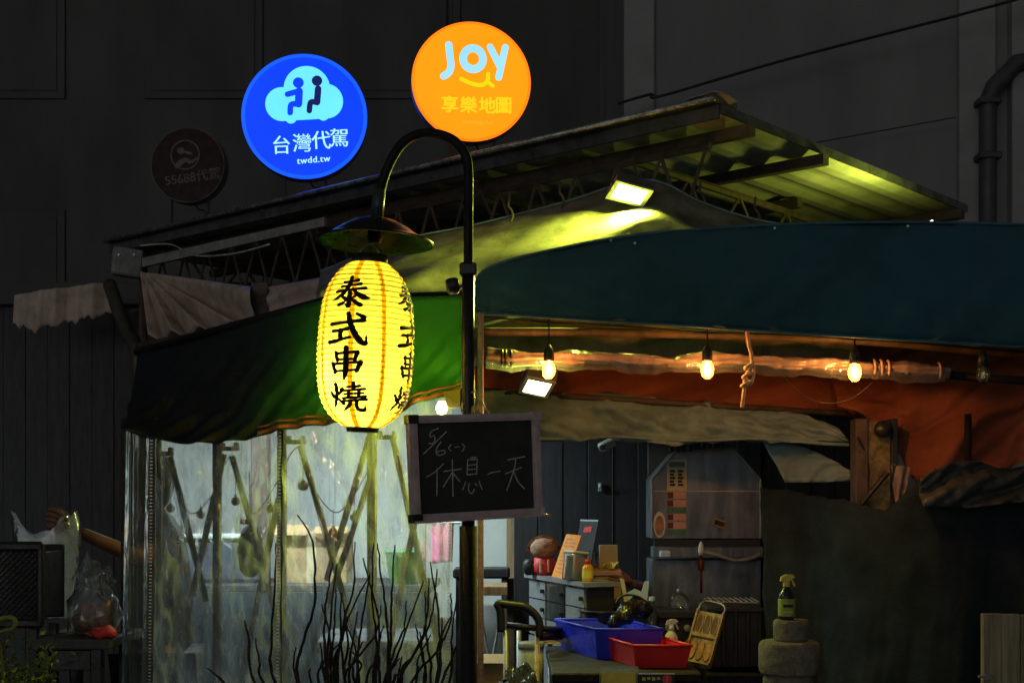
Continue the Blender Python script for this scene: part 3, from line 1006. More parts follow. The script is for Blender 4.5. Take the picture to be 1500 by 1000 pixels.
def stool(label, x, y, z, mat, group=None):
    t = thing('stool', label, 'stool', (x, y, 0), group)
    mk('seat', lathe([(.15, -.03), (.16, -.02), (.16, -.005), (.14, 0)], (x, y, z), 20), mat, t, True)
    for a in (45, 135, 225, 315):
        dx, dy = math.cos(R(a)), math.sin(R(a))
        mk('leg', tube([(x + dx * .1, y + dy * .1, z - .03), (x + dx * .17, y + dy * .17, 0)], .012, 7), 'galv', t)
    g = lathe([(.142, .3), (.15, .305), (.142, .31), (.136, .305), (.142, .3)], (x, y, 0), 20)
    mk('foot_ring', g, 'galv', t)
    return t

table('folding_table', 'long dark table along the back wall inside the tent', P(215, 0, 7.4).x, P(640, 0, 7.4).x, 7.1, 7.75, 1.12, 'darkwall')
sx0, sx1 = P(213, 0, 7.07).x, P(642, 0, 7.07).x
tag(mk('table_skirt', sheet([V(sx0, 7.07, 1.085), V(sx1, 7.07, 1.085)], [V(sx0, 7.04, .02), V(sx1, 7.04, .02)], 80, 6, lambda u, v: (0, .02 * math.sin(u * 60) * (.3 + v), 0)), 'darktarp', None, True, .004), 'dark pleated cloth hanging from the long table in the tent', 'cloth')
bxn = thing('storage_bin', 'pale lidded bin on the long table behind the left curtain panel', 'bin', P(320, 800, 7.4))
c = V(P(325, 0, 7.4).x, 7.4, 1.12)
mk('body', box(c + V(0, 0, .11), (.42, .3, .22), .02), 'steel', bxn)
mk('lid', box(c + V(0, 0, .235), (.45, .33, .03), .01), 'palewall', bxn)
bxn = thing('cardboard_box', 'brown cardboard box on the table at the right inside the tent', 'box', P(465, 800, 7.4))
c = V(P(462, 0, 7.4).x, 7.4, 1.12)
mk('body', box(c + V(0, 0, .13), (.36, .3, .26), .003), 'cardboard', bxn)
mk('flap', box(c + V(-.1, -.16, .27), (.17, .09, .004), 0, (R(35), 0, 0)), 'cardboard', bxn)
mk('flap', box(c + V(.1, -.16, .27), (.17, .09, .004), 0, (R(20), 0, 0)), 'cardboard', bxn)
mk('tape', box(c + V(0, -.152, .13), (.05, .002, .26)), 'cream', bxn)
gb = thing('green_bucket', 'bright green plastic bucket seen blurred through the right curtain panel', 'bucket', P(590, 815, 7.2))
c = V(P(592, 0, 7.2).x, 7.2, 1.12)
mk('body', lathe([(.07, 0), (.075, .005), (.095, .16), (.102, .165), (.09, .16), (.068, .01), (.001, .01)], c, 22), 'e_greenb' if 'e_greenb' in M else pm('green_bucket', (.05, .5, .1), .4), gb, True)
mk('handle', tube(cm([c + V(-.098, 0, .15), c + V(-.07, -.03, .22), c + V(0, -.04, .24), c + V(.07, -.03, .22), c + V(.098, 0, .15)], 5), .003, 5), 'zipper', gb)
pk = thing('pink_towel', 'pink towel folded over a rail near the right edge of the curtain', 'towel', P(650, 800, 7.2))
mk('cloth', sheet([P(632, 765, 7.3), P(664, 765, 7.3)], [P(633, 825, 7.25), P(662, 822, 7.25)], 14, 10, lambda u, v: (0, .015 * math.sin(u * 14), 0)), pm('pink_cloth', (.6, .2, .3), .9), pk, True, .006)
mk('rail', tube([P(622, 765, 7.3), P(676, 765, 7.3)], .008, 8), 'galv', pk)
for px in (622, 676):
    q = P(px, 765, 7.3)
    mk('rail_leg', tube([(q.x, q.y, 0), q], .008, 8), 'galv', pk)
stool('dark round stool in front of the long table left inside the tent', P(300, 0, 6.4).x, 6.4, .62, 'black')
stool('dark round stool inside the tent below the hanging pouch', P(395, 0, 6.5).x, 6.5, .62, 'black')
table('low_table', 'grey table inside the tent behind the black twigs', P(470, 0, 6.2).x, P(640, 0, 6.2).x, 6.0, 6.6, .95, 'steel')
# black chair and shelf seen in the lit doorway
t = thing('high_chair', 'black wooden chair by the pale wall seen through the lit doorway', 'chair', (P(708, 0, 7.6).x, 7.6, 0))
x, y, z = P(706, 0, 7.6).x, 7.6, P(0, 838, 7.6).z
mk('seat', box((x, y, z), (.3, .3, .05), .01), 'blackplastic', t)
for sx in (-.12, .12):
    for sy in (-.12, .12):
        mk('leg', box((x + sx, y + sy, (z - .025) / 2), (.03, .03, z - .025), .004), 'blackplastic', t)
mk('stretcher', box((x, y - .12, .5), (.22, .02, .03), .003), 'blackplastic', t)
t = thing('counter_board', 'pale wooden counter board crossing the lit doorway', 'counter', (P(716, 0, 6.9).x, 6.9, 0))
z = P(0, 862, 6.9).z
mk('board', box((P(715, 0, 6.9).x, 6.9, z), (.19, .3, .045), .004), 'wood', t)
for s in (-.08, .08):
    mk('leg', box((P(715, 0, 6.9).x + s, 6.98, (z - .024) / 2), (.025, .025, z - .024), .002), 'galv', t)
mk('brace', tube([(P(700, 0, 6.9).x, 6.95, .4), (P(737, 0, 6.9).x, 6.95, 1.05)], .008, 6), 'galv', t)
mk('brace', tube([(P(737, 0, 6.9).x, 6.96, .4), (P(700, 0, 6.9).x, 6.96, 1.05)], .008, 6), 'galv', t)
bxn = thing('brown_carton', 'plain brown carton on the floor behind the lamp post foot', 'box', (P(712, 0, 6.3).x, 6.3, 0))
z = P(0, 966, 6.3).z
mk('carton_body', box((P(712, 0, 6.3).x, 6.4, z / 2), (.17, .3, z), .003), 'cardboard', bxn)
mk('flap', box((P(712, 0, 6.3).x, 6.235, z + .01), (.16, .07, .004), 0, (R(25), 0, 0)), 'cardboard', bxn)

# ================================================================== LAMP POST, SHADE, LANTERN, BOARD
DL = 4.5
lp = thing('lamp_post', 'black lamp post with an arched swan-neck and wide black hat-shaped shade', 'lamp post', (P(686, 0, DL).x, DL, 0))
xp = P(686, 0, DL).x
mk('lower_tube', tube([(xp, DL, 0), (xp, DL, P(0, 770, DL).z)], .0285, 16), 'steelpole', lp, True)
mk('sleeve', tube([(xp, DL, P(0, 772, DL).z), (xp, DL, P(0, 388, DL).z)], .0205, 14), 'black', lp, True)
mk('upper_tube', tube(cm([P(686, 392, DL), P(686, 320, DL), P(686, 250, DL), P(681, 226, DL), P(666, 207, DL), P(643, 197, DL), P(617, 196, DL), P(593, 207, DL), P(575, 231, DL), P(562, 262, DL), P(555, 292, DL)], 6), .0152, 14), 'steelpole', lp, True)
mk('neck_socket', tube([P(556, 278, DL), P(552, 318, DL)], [.0195, .0205], 14), pm('teal_sleeve', (.04, .06, .06), .4), lp, True)
mk('bolt', tube([P(552, 317, DL), P(551, 324, DL)], .009, 8), 'galv', lp)
mk('clamp', box(P(686, 395, DL), (.055, .055, .04), .006), 'black', lp)
kn = mk('clamp_knob', lathe([(.001, -.02), (.022, -.02), (.027, -.01), (.027, .01), (.022, .02), (.001, .02)], P(663, 419, DL - .01), 12, Matrix.Rotation(R(80), 3, 'Y')), 'blackplastic', lp, True)
mk('knob_screw', tube([P(666, 419, DL - .005), P(684, 420, DL)], .007, 8), 'galv', kn)

tilt = Matrix.Rotation(R(2.2), 3, 'Y') @ Matrix.Rotation(R(-2), 3, 'X')
c = P(549, 354, DL)
prof = [(.001, .078), (.03, .076), (.07, .063), (.11, .042), (.145, .018), (.17, .004), (.188, .0), (.189, -.004), (.17, -.002), (.14, .012), (.105, .036), (.068, .056), (.03, .069), (.001, .071)]
sh = mk('lamp_shade', lathe(prof, c, 56, tilt), pm('shade_enamel', (.006, .006, .006), .3, var=.3, bump=.03, spec=.25), lp, True)
mk('cap_nut', lathe([(.016, .072), (.016, .082), (.01, .09), (.001, .091)], c, 10, tilt), 'galv', sh)
mk('socket', lathe([(.022, .072), (.024, .01), (.018, -.005), (.001, -.006)], c, 14, tilt), 'blackplastic', sh)

# lantern
lt = thing('paper_lantern', 'glowing yellow paper lantern with black brush lettering under the lamp shade', 'lantern', P(530, 632, DL))
ltop, lbot = P(541, 386, DL), P(531, 627, DL)
ax = (ltop - lbot)
LH = ax.length
ax.normalize()
lx = V(1, 0, 0)
lx = (lx - ax * lx.dot(ax)).normalized()
ly = ax.cross(lx).normalized()          # points away from the camera
NR = 31


def lrad(s, rib=True):
    """radius at height fraction s (0 bottom, 1 top)"""
    k = [(0, .052), (.03, .083), (.08, .113), (.16, .136), (.28, .149), (.45, .1535), (.62, .151), (.76, .143), (.86, .126), (.93, .103), (.975, .08), (1, .058)]
    for (a, ra), (b_, rb) in zip(k, k[1:]):
        if s <= b_:
            t = (s - a) / (b_ - a)
            r = ra + (rb - ra) * t
            break
    else:
        r = .05
    if rib:
        r -= .0042 * (1 - abs(math.sin(math.pi * NR * s)) ** .8)
    return r


def lsm(s):
    return (lrad(s - .02, False) + lrad(min(1, s + .02), False) + 2 * lrad(s, False)) / 4 - .0042 * (1 - abs(math.sin(math.pi * NR * s)) ** .8)


def LP(th, s, lift=0.0):
    r = lsm(max(0, min(1, s))) + lift
    return lbot + ax * (LH * s) + (lx * math.sin(th) - ly * math.cos(th)) * r


NA, NV = 96, NR * 6
v, f = [], []
for j in range(NV + 1):
    for i in range(NA):
        v.append(LP(2 * math.pi * i / NA, j / NV))
for j in range(NV):
    for i in range(NA):
        f.append((j * NA + i, j * NA + (i + 1) % NA, (j + 1) * NA + (i + 1) % NA, (j + 1) * NA + i))
body = mk('paper_body', (v, f), 'paperA', lt, True)
for k in range(NR + 1):      # bamboo hoops lying in the grooves
    s = min(.998, max(.002, k / NR))
    g = tube([LP(2 * math.pi * i / 48, s, .0003) for i in range(49)], .0011, 4, False)
    mk('hoop', g, 'wire', body, True)
for ang in (-56, -12, 27, 74, 116, 160, 204, 248, 290):   # pasted paper seams
    g, q = [], []
    a0 = R(ang)
    for j in range(NV + 1):
        s = j / NV
        wdt = .0085 if ang != 27 else .0075
        for i in range(4):
            dth = (i / 3 - .5) * 2 * wdt / max(.05, lsm(s))
            g.append(LP(a0 + dth - .05 * (s - .5) , s, .0006))
    for j in range(NV):
        for i in range(3):
            q.append((j * 4 + i, j * 4 + i + 1, j * 4 + i + 5, j * 4 + i + 4))
    mk('paper_seam', (g, q), 'paperB', body, True)
# dark overlap line of the sheet joint
g = []
for j in range(14, NV - 12, 2):
    if random.random() < .62:
        s = j / NV
        g.append(prism([LP(R(27) - .05 * (s - .5) + dd, ss, .0012) for dd, ss in ((-.008, s), (.006, s), (.006, s + .012), (-.008, s + .012))], V(0, -.0004, 0)))
mk('joint_line', J(*g), 'brownstuff', body)
mk('top_ring', lathe([(.056, -.008), (.0575, .0), (.0575, .026), (.053, .027), (.05, -.006)], ltop, 32, Matrix((lx, ly, ax)).transposed()), 'black', lt, True)
mk('bottom_ring', lathe([(.042, -.013), (.05, -.012), (.053, .006), (.05, .01), (.04, .006)], lbot, 32, Matrix((lx, ly, ax)).transposed()), 'black', lt, True)
mk('hanger', tube(cm([ltop + V(-.04, 0, .02), ltop + V(-.02, 0, .05), ltop + V(0, 0, .06), ltop + V(.02, 0, .05), ltop + V(.04, 0, .02)], 5), .003, 6), 'galv', lt)
bl = mk('bulb', lathe([(.001, -.03), (.02, -.022), (.028, 0), (.02, .02), (.012, .04), (.012, .06), (.001, .061)], lbot + ax * .12, 16), 'white', lt, True)
mk('bulb_cord', tube([lbot + ax * .18, ltop + ax * .03], .004, 6), 'cable', lt)

# brush characters, strokes on a 100 x 100 square (y down): (points, widths)
CH = {
 '泰': [([(28, 17), (48, 15), (69, 11)], [7, 5, 9]), ([(22, 31), (48, 28), (77, 23)], [7, 5, 9]), ([(10, 47), (48, 42), (90, 36)], [8, 6, 9]),
        ([(47, 0), (46, 22), (36, 46), (20, 64), (1, 76)], [9, 11, 10, 8, 3]), ([(57, 38), (70, 54), (86, 64), (101, 67)], [6, 10, 13, 5]),
        ([(50, 50), (50, 74), (49, 95), (40, 87)], [10, 11, 9, 3]), ([(27, 60), (38, 70)], [5, 10]), ([(22, 90), (33, 84), (43, 75)], [9, 7, 3]), ([(72, 56), (58, 68)], [9, 4]), ([(55, 70), (66, 80), (79, 90)], [4, 9, 11])],
 '式': [([(6, 34), (40, 30), (90, 22)], [9, 7, 10]), ([(12, 55), (32, 52), (52, 48)], [8, 6, 9]), ([(33, 52), (33, 78)], [10, 10]), ([(2, 88), (28, 82), (58, 73)], [10, 8, 6]),
        ([(52, 2), (57, 28), (68, 58), (82, 82), (94, 92), (97, 84), (97, 66)], [9, 11, 12, 13, 10, 6, 2]), ([(73, 3), (90, 13)], [6, 11])],
 '串': [([(20, 15), (25, 42)], [9, 9]), ([(22, 19), (50, 16), (80, 12)], [7, 6, 8]), ([(81, 13), (74, 40)], [11, 8]), ([(24, 39), (50, 37), (76, 35)], [6, 6, 6]),
        ([(10, 50), (18, 80)], [10, 10]), ([(12, 53), (50, 49), (88, 45)], [7, 6, 8]), ([(90, 46), (80, 74)], [12, 9]), ([(18, 76), (50, 73), (80, 70)], [7, 6, 6]),
        ([(50, 0), (50, 60), (48, 84), (45, 102)], [12, 13, 11, 4])],
 '燒': [([(4, 32), (12, 48)], [5, 10]), ([(39, 24), (30, 42)], [10, 4]), ([(22, 6), (23, 40), (16, 66), (2, 88)], [9, 9, 8, 3]), ([(24, 54), (38, 72)], [4, 9]),
        ([(54, 15), (68, 13), (84, 10)], [6, 5, 7]), ([(69, 0), (69, 24)], [8, 8]), ([(45, 28), (68, 25), (96, 20)], [6, 5, 8]),
        ([(45, 40), (66, 37)], [6, 6]), ([(56, 31), (55, 51)], [7, 7]), ([(40, 54), (68, 49)], [7, 6]), ([(72, 37), (93, 34)], [6, 6]), ([(83, 28), (82, 48)], [7, 7]), ([(70, 50), (99, 45)], [6, 7]),
        ([(38, 64), (66, 60), (101, 55)], [8, 6, 9]), ([(60, 62), (54, 78), (34, 96)], [9, 9, 3]), ([(77, 60), (76, 80), (84, 91), (99, 91), (100, 77)], [9, 9, 10, 9, 2])],
}
def lantern_text(th0, name):
    g = []
    rows = [('泰', 437.5, 46, 60), ('式', 491, 48, 60), ('串', 539, 44, 54), ('燒', 586.5, 41, 62)]
    lay_k = 0
    for ch, cy, hh, ww in rows:
        for pv, pf in strokes2d([(a_, [w_ * 1.28 + .6 for w_ in b_]) for a_, b_ in CH[ch]], 2.2):
            vv = []
            for (x, y) in pv:
                yp = cy + (y - 50) / 100 * hh
                s = (627 - yp) / 241.0
                dx = ((x - 50) / 100 * ww) / FPX * DL
                vv.append(LP(th0 - .02 * (s - .5) + dx / .152, s, .0016 + .00003 * (lay_k % 12)))
            g.append((vv, pf))
            lay_k += 1
    return mk(name, J(*g), 'inkblack', body)
for k, a in enumerate((-17, 72, 163, 252)):
    lantern_text(R(a), 'brush_lettering')
lamp('lantern_bulb_light', lt, lbot + ax * .14 + V(-.03, -.01, 0), 'POINT', 8.5, (1, .93, .62), shadow_soft_size=.03)
lamp('lantern_upper_glow', lt, lbot + ax * .33, 'POINT', 1.9, (1, .9, .5), shadow_soft_size=.05)

# blackboard
TL, TR, BRc, BL = P(597, 609, 4.32), P(788, 604, 4.54), P(793, 754, 4.54), P(604, 765, 4.32)
bb = thing('blackboard', 'small framed blackboard with white chalk writing hung on the lamp post', 'blackboard', (TL + TR + BL + BRc) / 4 - V(0, 0, .17))
bn = (TR - TL).cross(BL - TL).normalized()
if bn.y > 0:
    bn = -bn
def BQ(u, v, lift=0.0):
    return TL.lerp(TR, u).lerp(BL.lerp(BRc, u), v) + bn * lift
mk('writing_surface', prism([BQ(.02, .02), BQ(.98, .02), BQ(.98, .98), BQ(.02, .98)], -bn * .012), 'chalkboard', bb)
fw_u, fw_v = .055, .07
def rail(name, a, b_):
    (u0, v0), (u1, v1) = a, b_
    o = mk(name, prism([BQ(u0, v0, .010), BQ(u1, v0, .010), BQ(u1, v1, .010), BQ(u0, v1, .010)], -bn * .028), 'alu', bb)
    if u1 - u0 > v1 - v0:
        vm = (v0 + v1) / 2
        q = [(u0 + .03, vm - .012), (u1 - .03, vm - .012), (u1 - .03, vm + .012), (u0 + .03, vm + .012)]
    else:
        um = (u0 + u1) / 2
        q = [(um - .010, v0 + .03), (um + .010, v0 + .03), (um + .010, v1 - .03), (um - .010, v1 - .03)]
    mk('frame_rib', prism([BQ(*p, .0135) for p in q], -bn * .005), 'alu', o)
rail('frame_rail', (.05, 0), (.95, .072))
rail('frame_rail', (.05, .928), (.95, 1.0))
rail('frame_rail', (0, .05), (.058, .95))
rail('frame_rail', (.942, .05), (1, .95))
for (u0, v0) in ((-.008, -.008), (.935, -.008), (-.008, .925), (.935, .925)):
    mk('corner_cap', prism([BQ(u0, v0, .015), BQ(u0 + .073, v0, .015), BQ(u0 + .073, v0 + .083, .015), BQ(u0, v0 + .083, .015)], -bn * .036), 'blackplastic' if u0 < 0 else 'alu', bb)
mk('chalk_tray', prism([BQ(.0, .99, .03), BQ(1.04, .99, .03), BQ(1.04, 1.012, .03), BQ(.0, 1.012, .03)], -bn * .03), 'alu', bb)
def ZQ(x, y):
    v = (y - (212 + (x - 97) / 855 * -27)) / 670.0
    u = (x - (97 + 38 * v)) / (855 - 18 * v)
    return u, v
chs = [[(290, 290), (245, 310), (240, 345), (262, 336), (271, 360), (255, 385), (232, 383)], [(343, 310), (200, 450)], [(310, 375), (285, 410), (278, 445), (300, 460), (335, 445), (325, 428), (285, 438)],
       [(374, 392), (358, 415), (374, 432)], [(397, 410), (425, 406)], [(445, 388), (460, 408), (445, 435)],
       [(325, 515), (270, 565), (222, 595)], [(285, 545), (285, 715)], [(328, 562), (440, 548)], [(382, 490), (388, 720)], [(382, 570), (325, 660)], [(388, 575), (432, 628)],
       [(500, 478), (535, 474)], [(481, 490), (477, 585)], [(480, 490), (543, 486)], [(543, 486), (540, 580)], [(480, 525), (540, 520)], [(480, 553), (540, 548)], [(477, 585), (540, 580)],
       [(470, 630), (450, 680)], [(490, 640), (488, 685), (510, 705), (525, 680)], [(530, 640), (540, 655)], [(555, 628), (575, 678)],
       [(613, 585), (640, 573), (693, 565)], [(745, 492), (858, 472)], [(730, 582), (838, 542)], [(800, 480), (785, 560), (738, 690)], [(785, 570), (815, 635), (857, 680)]]
for i0, i1 in ((0, 1), (1, 2), (2, 3), (3, 6), (6, 12), (12, 23), (23, 24), (24, 28)):
    g = []
    for k in range(i0, i1):
        for pv, pf in strokes2d([(chs[k], 7.0)], 9):
            g.append(([BQ(*ZQ(x + random.uniform(-.7, .7), y + random.uniform(-.7, .7)), .0008 + .00006 * (k % 9)) for x, y in pv], pf))
    mk('chalk_character', J(*g), 'chalk', bb)
# hanging wires of the board, and clip lamp above it
mk('hook_wire', tube(cm([BQ(.48, 0, .0), P(692, 592, 4.5), P(688, 578, 4.49), P(697, 575, 4.48), P(700, 598, 4.5), BQ(.55, 0, 0)], 5), .0035, 6), 'rope', bb, True)
mk('hook_wire', tube(cm([BQ(.5, .0, .004), P(703, 585, 4.5), P(712, 600, 4.52), BQ(.62, 0, .004)], 5), .0025, 6), 'galv', bb, True)
cl = thing('clip_lamp', 'small lime box clip lamp with a bare glowing bulb behind the blackboard top', 'lamp', P(668, 600, 4.68))
mk('lamp_box', prism([P(650, 574, 4.66), P(674, 570, 4.6), P(674, 594, 4.6), P(655, 596, 4.66)], V(.01, .09, 0)), 'limebox', cl)
mk('bracket', prism([P(675, 569, 4.6), P(692, 570, 4.64), P(692, 604, 4.64), P(675, 604, 4.6)], V(.005, .05, 0)), 'blackplastic', cl)
cb = P(647, 597, 4.74)
mk('bulb', lathe([(.001, -.024), (.014, -.019), (.02, -.004), (.018, .008), (.011, .022), (.001, .023)], cb, 14), 'e_warmlamp', cl, True)
lamp('clip_light', cl, cb + V(0, -.03, 0), 'POINT', 2.8, (1, .74, .3), shadow_soft_size=.02)

# ================================================================== TWIGS
pl = thing('twig_planter', 'tall planter of bare black twigs in front of the clear curtain', 'planter', (P(560, 0, 4.75).x, 4.75, 0))
xc, DT = P(560, 0, 4.75).x, 4.75
mk('tub', lathe([(.2, 0), (.22, .02), (.27, .66), (.285, .68), (.285, .72), (.26, .72), (.25, .69), (.001, .69)], (xc, DT, 0), 28), 'pot', pl, True)
ZT = lambda x, y: (400 + x / 2.273, 560 + y / 2.273)
TW = [[(80, 440), (120, 500), (137, 570), (137, 740), (95, 880), (88, 1000)], [(200, 600), (178, 720), (172, 860), (190, 1000)], [(272, 530), (268, 680), (235, 800), (215, 1000)],
      [(335, 535), (330, 700), (345, 860), (355, 1000)], [(348, 535), (365, 680), (380, 800), (385, 1000)], [(405, 540), (395, 700), (392, 850), (380, 1000)],
      [(503, 660), (450, 800), (410, 920), (370, 1000)], [(520, 650), (510, 800), (470, 900), (420, 1000)], [(548, 620), (530, 760), (500, 850), (430, 960), (400, 1000)],
      [(590, 700), (590, 800), (540, 900), (460, 1000)], [(323, 640), (260, 760), (230, 850), (205, 1000)], [(210, 680), (205, 800), (195, 900), (200, 1000)],
      [(228, 700), (225, 820), (240, 1000)], [(360, 740), (340, 840), (270, 930), (240, 1000)], [(443, 725), (435, 820), (400, 900), (380, 1000)], [(505, 690), (510, 840), (525, 1000)],
      [(75, 880), (80, 1000)], [(358, 850), (345, 920), (310, 1000)], [(430, 910), (415, 1000)], [(612, 870), (590, 930), (560, 1000)],
      [(-95, 790), (-80, 860), (-60, 1000)], [(-220, 950), (-180, 980), (-160, 1000)], [(125, 950), (130, 1000)], [(10, 535), (5, 700), (-5, 850), (8, 1000)], [(-60, 850), (-45, 930), (-30, 1000)]]
for i in range(24):
    bx_ = random.uniform(120, 590)
    h = random.uniform(80, 420)
    TW.append([(bx_ + random.uniform(-60, 60), 1000 - h), (bx_ + random.uniform(-15, 15), 1000 - h * .5), (bx_, 1000)])
for i, s in enumerate(TW):
    dd = DT + random.uniform(-.06, .1)
    pts = [P(*ZT(*q), dd) for q in s]
    fx = xc + (pts[-1].x - xc) * .55
    pts += [V(fx, DT + (dd - DT) * .5, .68)]
    c_ = cm(pts, 6)
    mk('twig', tube([Vector(p_) + V(random.gauss(0, .0012), 0, 0) for p_ in c_], [(.0024 + .0036 * min(1, k / len(c_) * 1.3)) * random.uniform(.88, 1.15) for k in range(len(c_))], 6), 'twig', pl, True)

# ================================================================== TEAL AWNING AND WHAT HANGS UNDER IT
DA = 5.2
ta = thing('teal_awning', 'big dark teal awning with a rounded corner and orange underside', 'awning', P(1100, 490, DA))
topP = [(692, 432), (695, 414), (704, 401), (722, 390), (762, 377), (830, 362), (900, 349), (1000, 338), (1150, 329), (1300, 326), (1450, 328), (1620, 334)]
botP = [(692, 452), (698, 456), (712, 458), (745, 460), (790, 463), (850, 467), (920, 471), (1000, 476), (1150, 486), (1300, 495), (1450, 504), (1620, 514)]
tp_ = [P(*q, DA + .06) for q in topP]
bt_ = [P(*q, DA) for q in botP]
def ft(u, v):
    return (0, .012 * wob(u * 1.5 + v * .2, 1.1) - .02 * math.sin(math.pi * v) + .004 * math.sin((u * 3 - v * .6) * 29) * v + .003 * math.sin((u * 5 + v) * 17), .003 * v * wob(u * 6, 1))
mk('front_valance', sheet(tp_, bt_, 110, 16, ft), 'teal', ta, True, .004)
mk('top_cover', sheet(tp_, [p + V(.02, .22, .02) for p in tp_], 80, 6, lambda u, v: (0, 0, -.03 * math.sin(math.pi * v))), 'teal', ta, True, .003)
mk('bottom_edge', tube(cm([p + V(0, -.004, -.003) for p in bt_], 8), .0055, 6), 'tealedge', ta, True)
mk('top_edge', tube(cm([p + V(0, -.004, .0) for p in tp_], 8), .006, 6), 'tealedge', ta, True)
for px, py in ((895, 352), (1135, 334), (1330, 331), (930, 356)):
    mk('stud', tube([P(px, py, DA + .03), P(px, py, DA + .02)], .005, 6), 'zipper', ta)
mk('lining', sheet([p + V(0, .012, .012) for p in bt_], [p + V(.01, .2, .06) for p in bt_], 60, 8, lambda u, v: (0, 0, .03 * math.sin(math.pi * v) + .01 * wob(u * 2, 1))), 'orangetarp', ta, True, .003)
# frame posts under the awning
tag(mk('awning_post', tube([(P(704, 0, 5.12).x, 5.12, 0), P(704, 458, 5.12)], .0115, 10), 'rope', None, True), 'thin rust coloured tube post right beside the black lamp post', 'post')
tag(mk('awning_pipe', tube(cm([P(700, 486, 5.5), P(900, 487, 5.5), P(1230, 497, 5.5), P(1440, 514, 5.5), P(1600, 526, 5.5)], 6), .017, 10), 'truss', None, True), 'dark horizontal pipe above the rolled plastic curtain', 'pipe')
# rolled clear plastic
rl = thing('rolled_curtain', 'rolled up clear plastic curtain tied along the awning pipe', 'curtain', P(1050, 550, 5.42))
pts = cm([P(712, 521, 5.4), P(760, 526, 5.4), P(850, 524, 5.41), P(950, 530, 5.42), P(1040, 528, 5.42), P(1150, 533, 5.43), P(1260, 538, 5.45), P(1390, 545, 5.47)], 14)
pts = [Vector(p) for p in pts]
rr = [.027 + .006 * wob(i / len(pts) * 3, 2) + .004 * math.sin(i * 1.9) for i in range(len(pts))]
pts = resample(pts, 260)
rr = [.027 + .005 * wob(i / 260 * 3, 2) + .002 * math.sin(i * .17) + .0008 * math.sin(i * .6) for i in range(260)]
g = tube(pts, rr, 28)
mk('roll', ([p + V(0, -.005 * math.sin(p.x * 11 + p.z * 170) - .0025 * math.sin(p.x * 23 - p.z * 260), .004 * math.sin(p.x * 13 + p.y * 90)) for p in g[0]], g[1]), 'rollfilm', rl, True)
g = sheet([p + V(0, -.028, -.012) for p in pts[::8]], [p + V(0, -.02, -.037) for p in pts[::8]], 90, 3, lambda u, v: (0, 0, -.010 * v * (1 + wob(u * 4, 1.5))))
mk('loose_edge', g, 'filmside', rl, True)
for px in (735, 742, 749, 1280, 1290, 1300, 1375):
    k = min(pts, key=lambda p: abs(750 + p[0] / p[1] * FPX - px))
    mk('tie', lathe([(.033, -.006), (.037, 0), (.033, .006), (.031, 0), (.033, -.006)], k, 18, Matrix.Rotation(R(90), 3, 'Y')), 'rope' if px > 1000 else 'blackplastic', rl, True)
tag(mk('awning_pipe', tube([P(1385, 549, 5.5), P(1620, 566, 5.5)], .017, 10), 'steelpole', None, True), 'bare grey pipe end right of the rolled curtain by the unlit bulb', 'pipe')
# festoon cable and bulbs
tag(mk('festoon_cable', tube(cm([P(700, 463, 5.29), P(804, 472, 5.29), P(920, 478, 5.29), P(1036, 487, 5.29), P(1150, 490, 5.29), P(1252, 497, 5.29), P(1350, 503, 5.29), P(1440, 511, 5.29), P(1600, 522, 5.29)], 6), .0035, 6), 'cable', None, True),
    'black festoon cable along the underside of the teal awning', 'cable')
for px, py, hang, lit, lab in ((804, 541, 470, True, 'leftmost lit bulb of the festoon, beside the lower floodlight'), (1036, 541, 486, True, 'middle lit festoon bulb left of the knotted rope'),
                          (1252, 545, 495, True, 'rightmost lit festoon bulb glowing orange against the rolled curtain'), (1440, 548, 508, False, 'unlit clear festoon bulb at the right edge')):
    D_ = 5.27
    t = thing('festoon_bulb', lab, 'light bulb', P(px, py + 15, D_), 'bulbs of the festoon under the awning')
    c = P(px, py, D_)
    mk('glass', lathe([(.0005, -.036), (.012, -.033), (.021, -.022), (.0255, -.006), (.0245, .008), (.019, .022), (.0145, .034)], c, 20), 'glassbulb' if lit else 'glassoff', t, True)
    mk('socket', lathe([(.015, .03), (.0195, .032), (.0195, .062), (.015, .075), (.008, .088), (.005, .09)], c, 16), 'blackplastic', t, True)
    mk('drop_wire', tube([c + V(0, 0, .085), P(px, hang - 6, 5.29)], .0035, 6), 'cable', t)
    fil = [c + V(.007 * math.cos(a * 1.3), .007 * math.sin(a * 1.3), -.02 + .03 * (.5 + .5 * math.sin(a * 1.9))) for a in range(9)]
    mk('filament', tube(cm(fil, 4), .0022 if lit else .0007, 5), 'filament' if lit else 'zipper', t)
    if lit:
        lamp('bulb_glow', t, c, 'POINT', 9, (1, .42, .1), shadow_soft_size=.012)
# knotted rope
rp = thing('knotted_rope', 'pale orange rope with a knot hanging from the teal awning', 'rope', P(1089, 597, 5.24))
DR = 5.24
mk('strand', tube(cm([P(1094, 482, DR), P(1097, 505, DR), P(1101, 522, DR), P(1100, 538, DR), P(1092, 552, DR), P(1090, 572, DR), P(1087, 597, DR)], 8), .007, 8), 'rope', rp, True)
kn = []
for i in range(26):
    a = i / 25 * math.pi * 5
    q = P(1098, 532, DR).lerp(P(1091, 566, DR), i / 25)
    kn.append(q + V(.014 * math.cos(a), -.012 * math.sin(a) - .004, 0))
mk('knot', tube(kn, .0062, 7), 'rope', rp, True)
mk('loop', tube(cm([P(1101, 524, DR), P(1104, 545, DR - .01), P(1101, 560, DR - .01), P(1093, 566, DR)], 6), .006, 7), 'rope', rp, True)
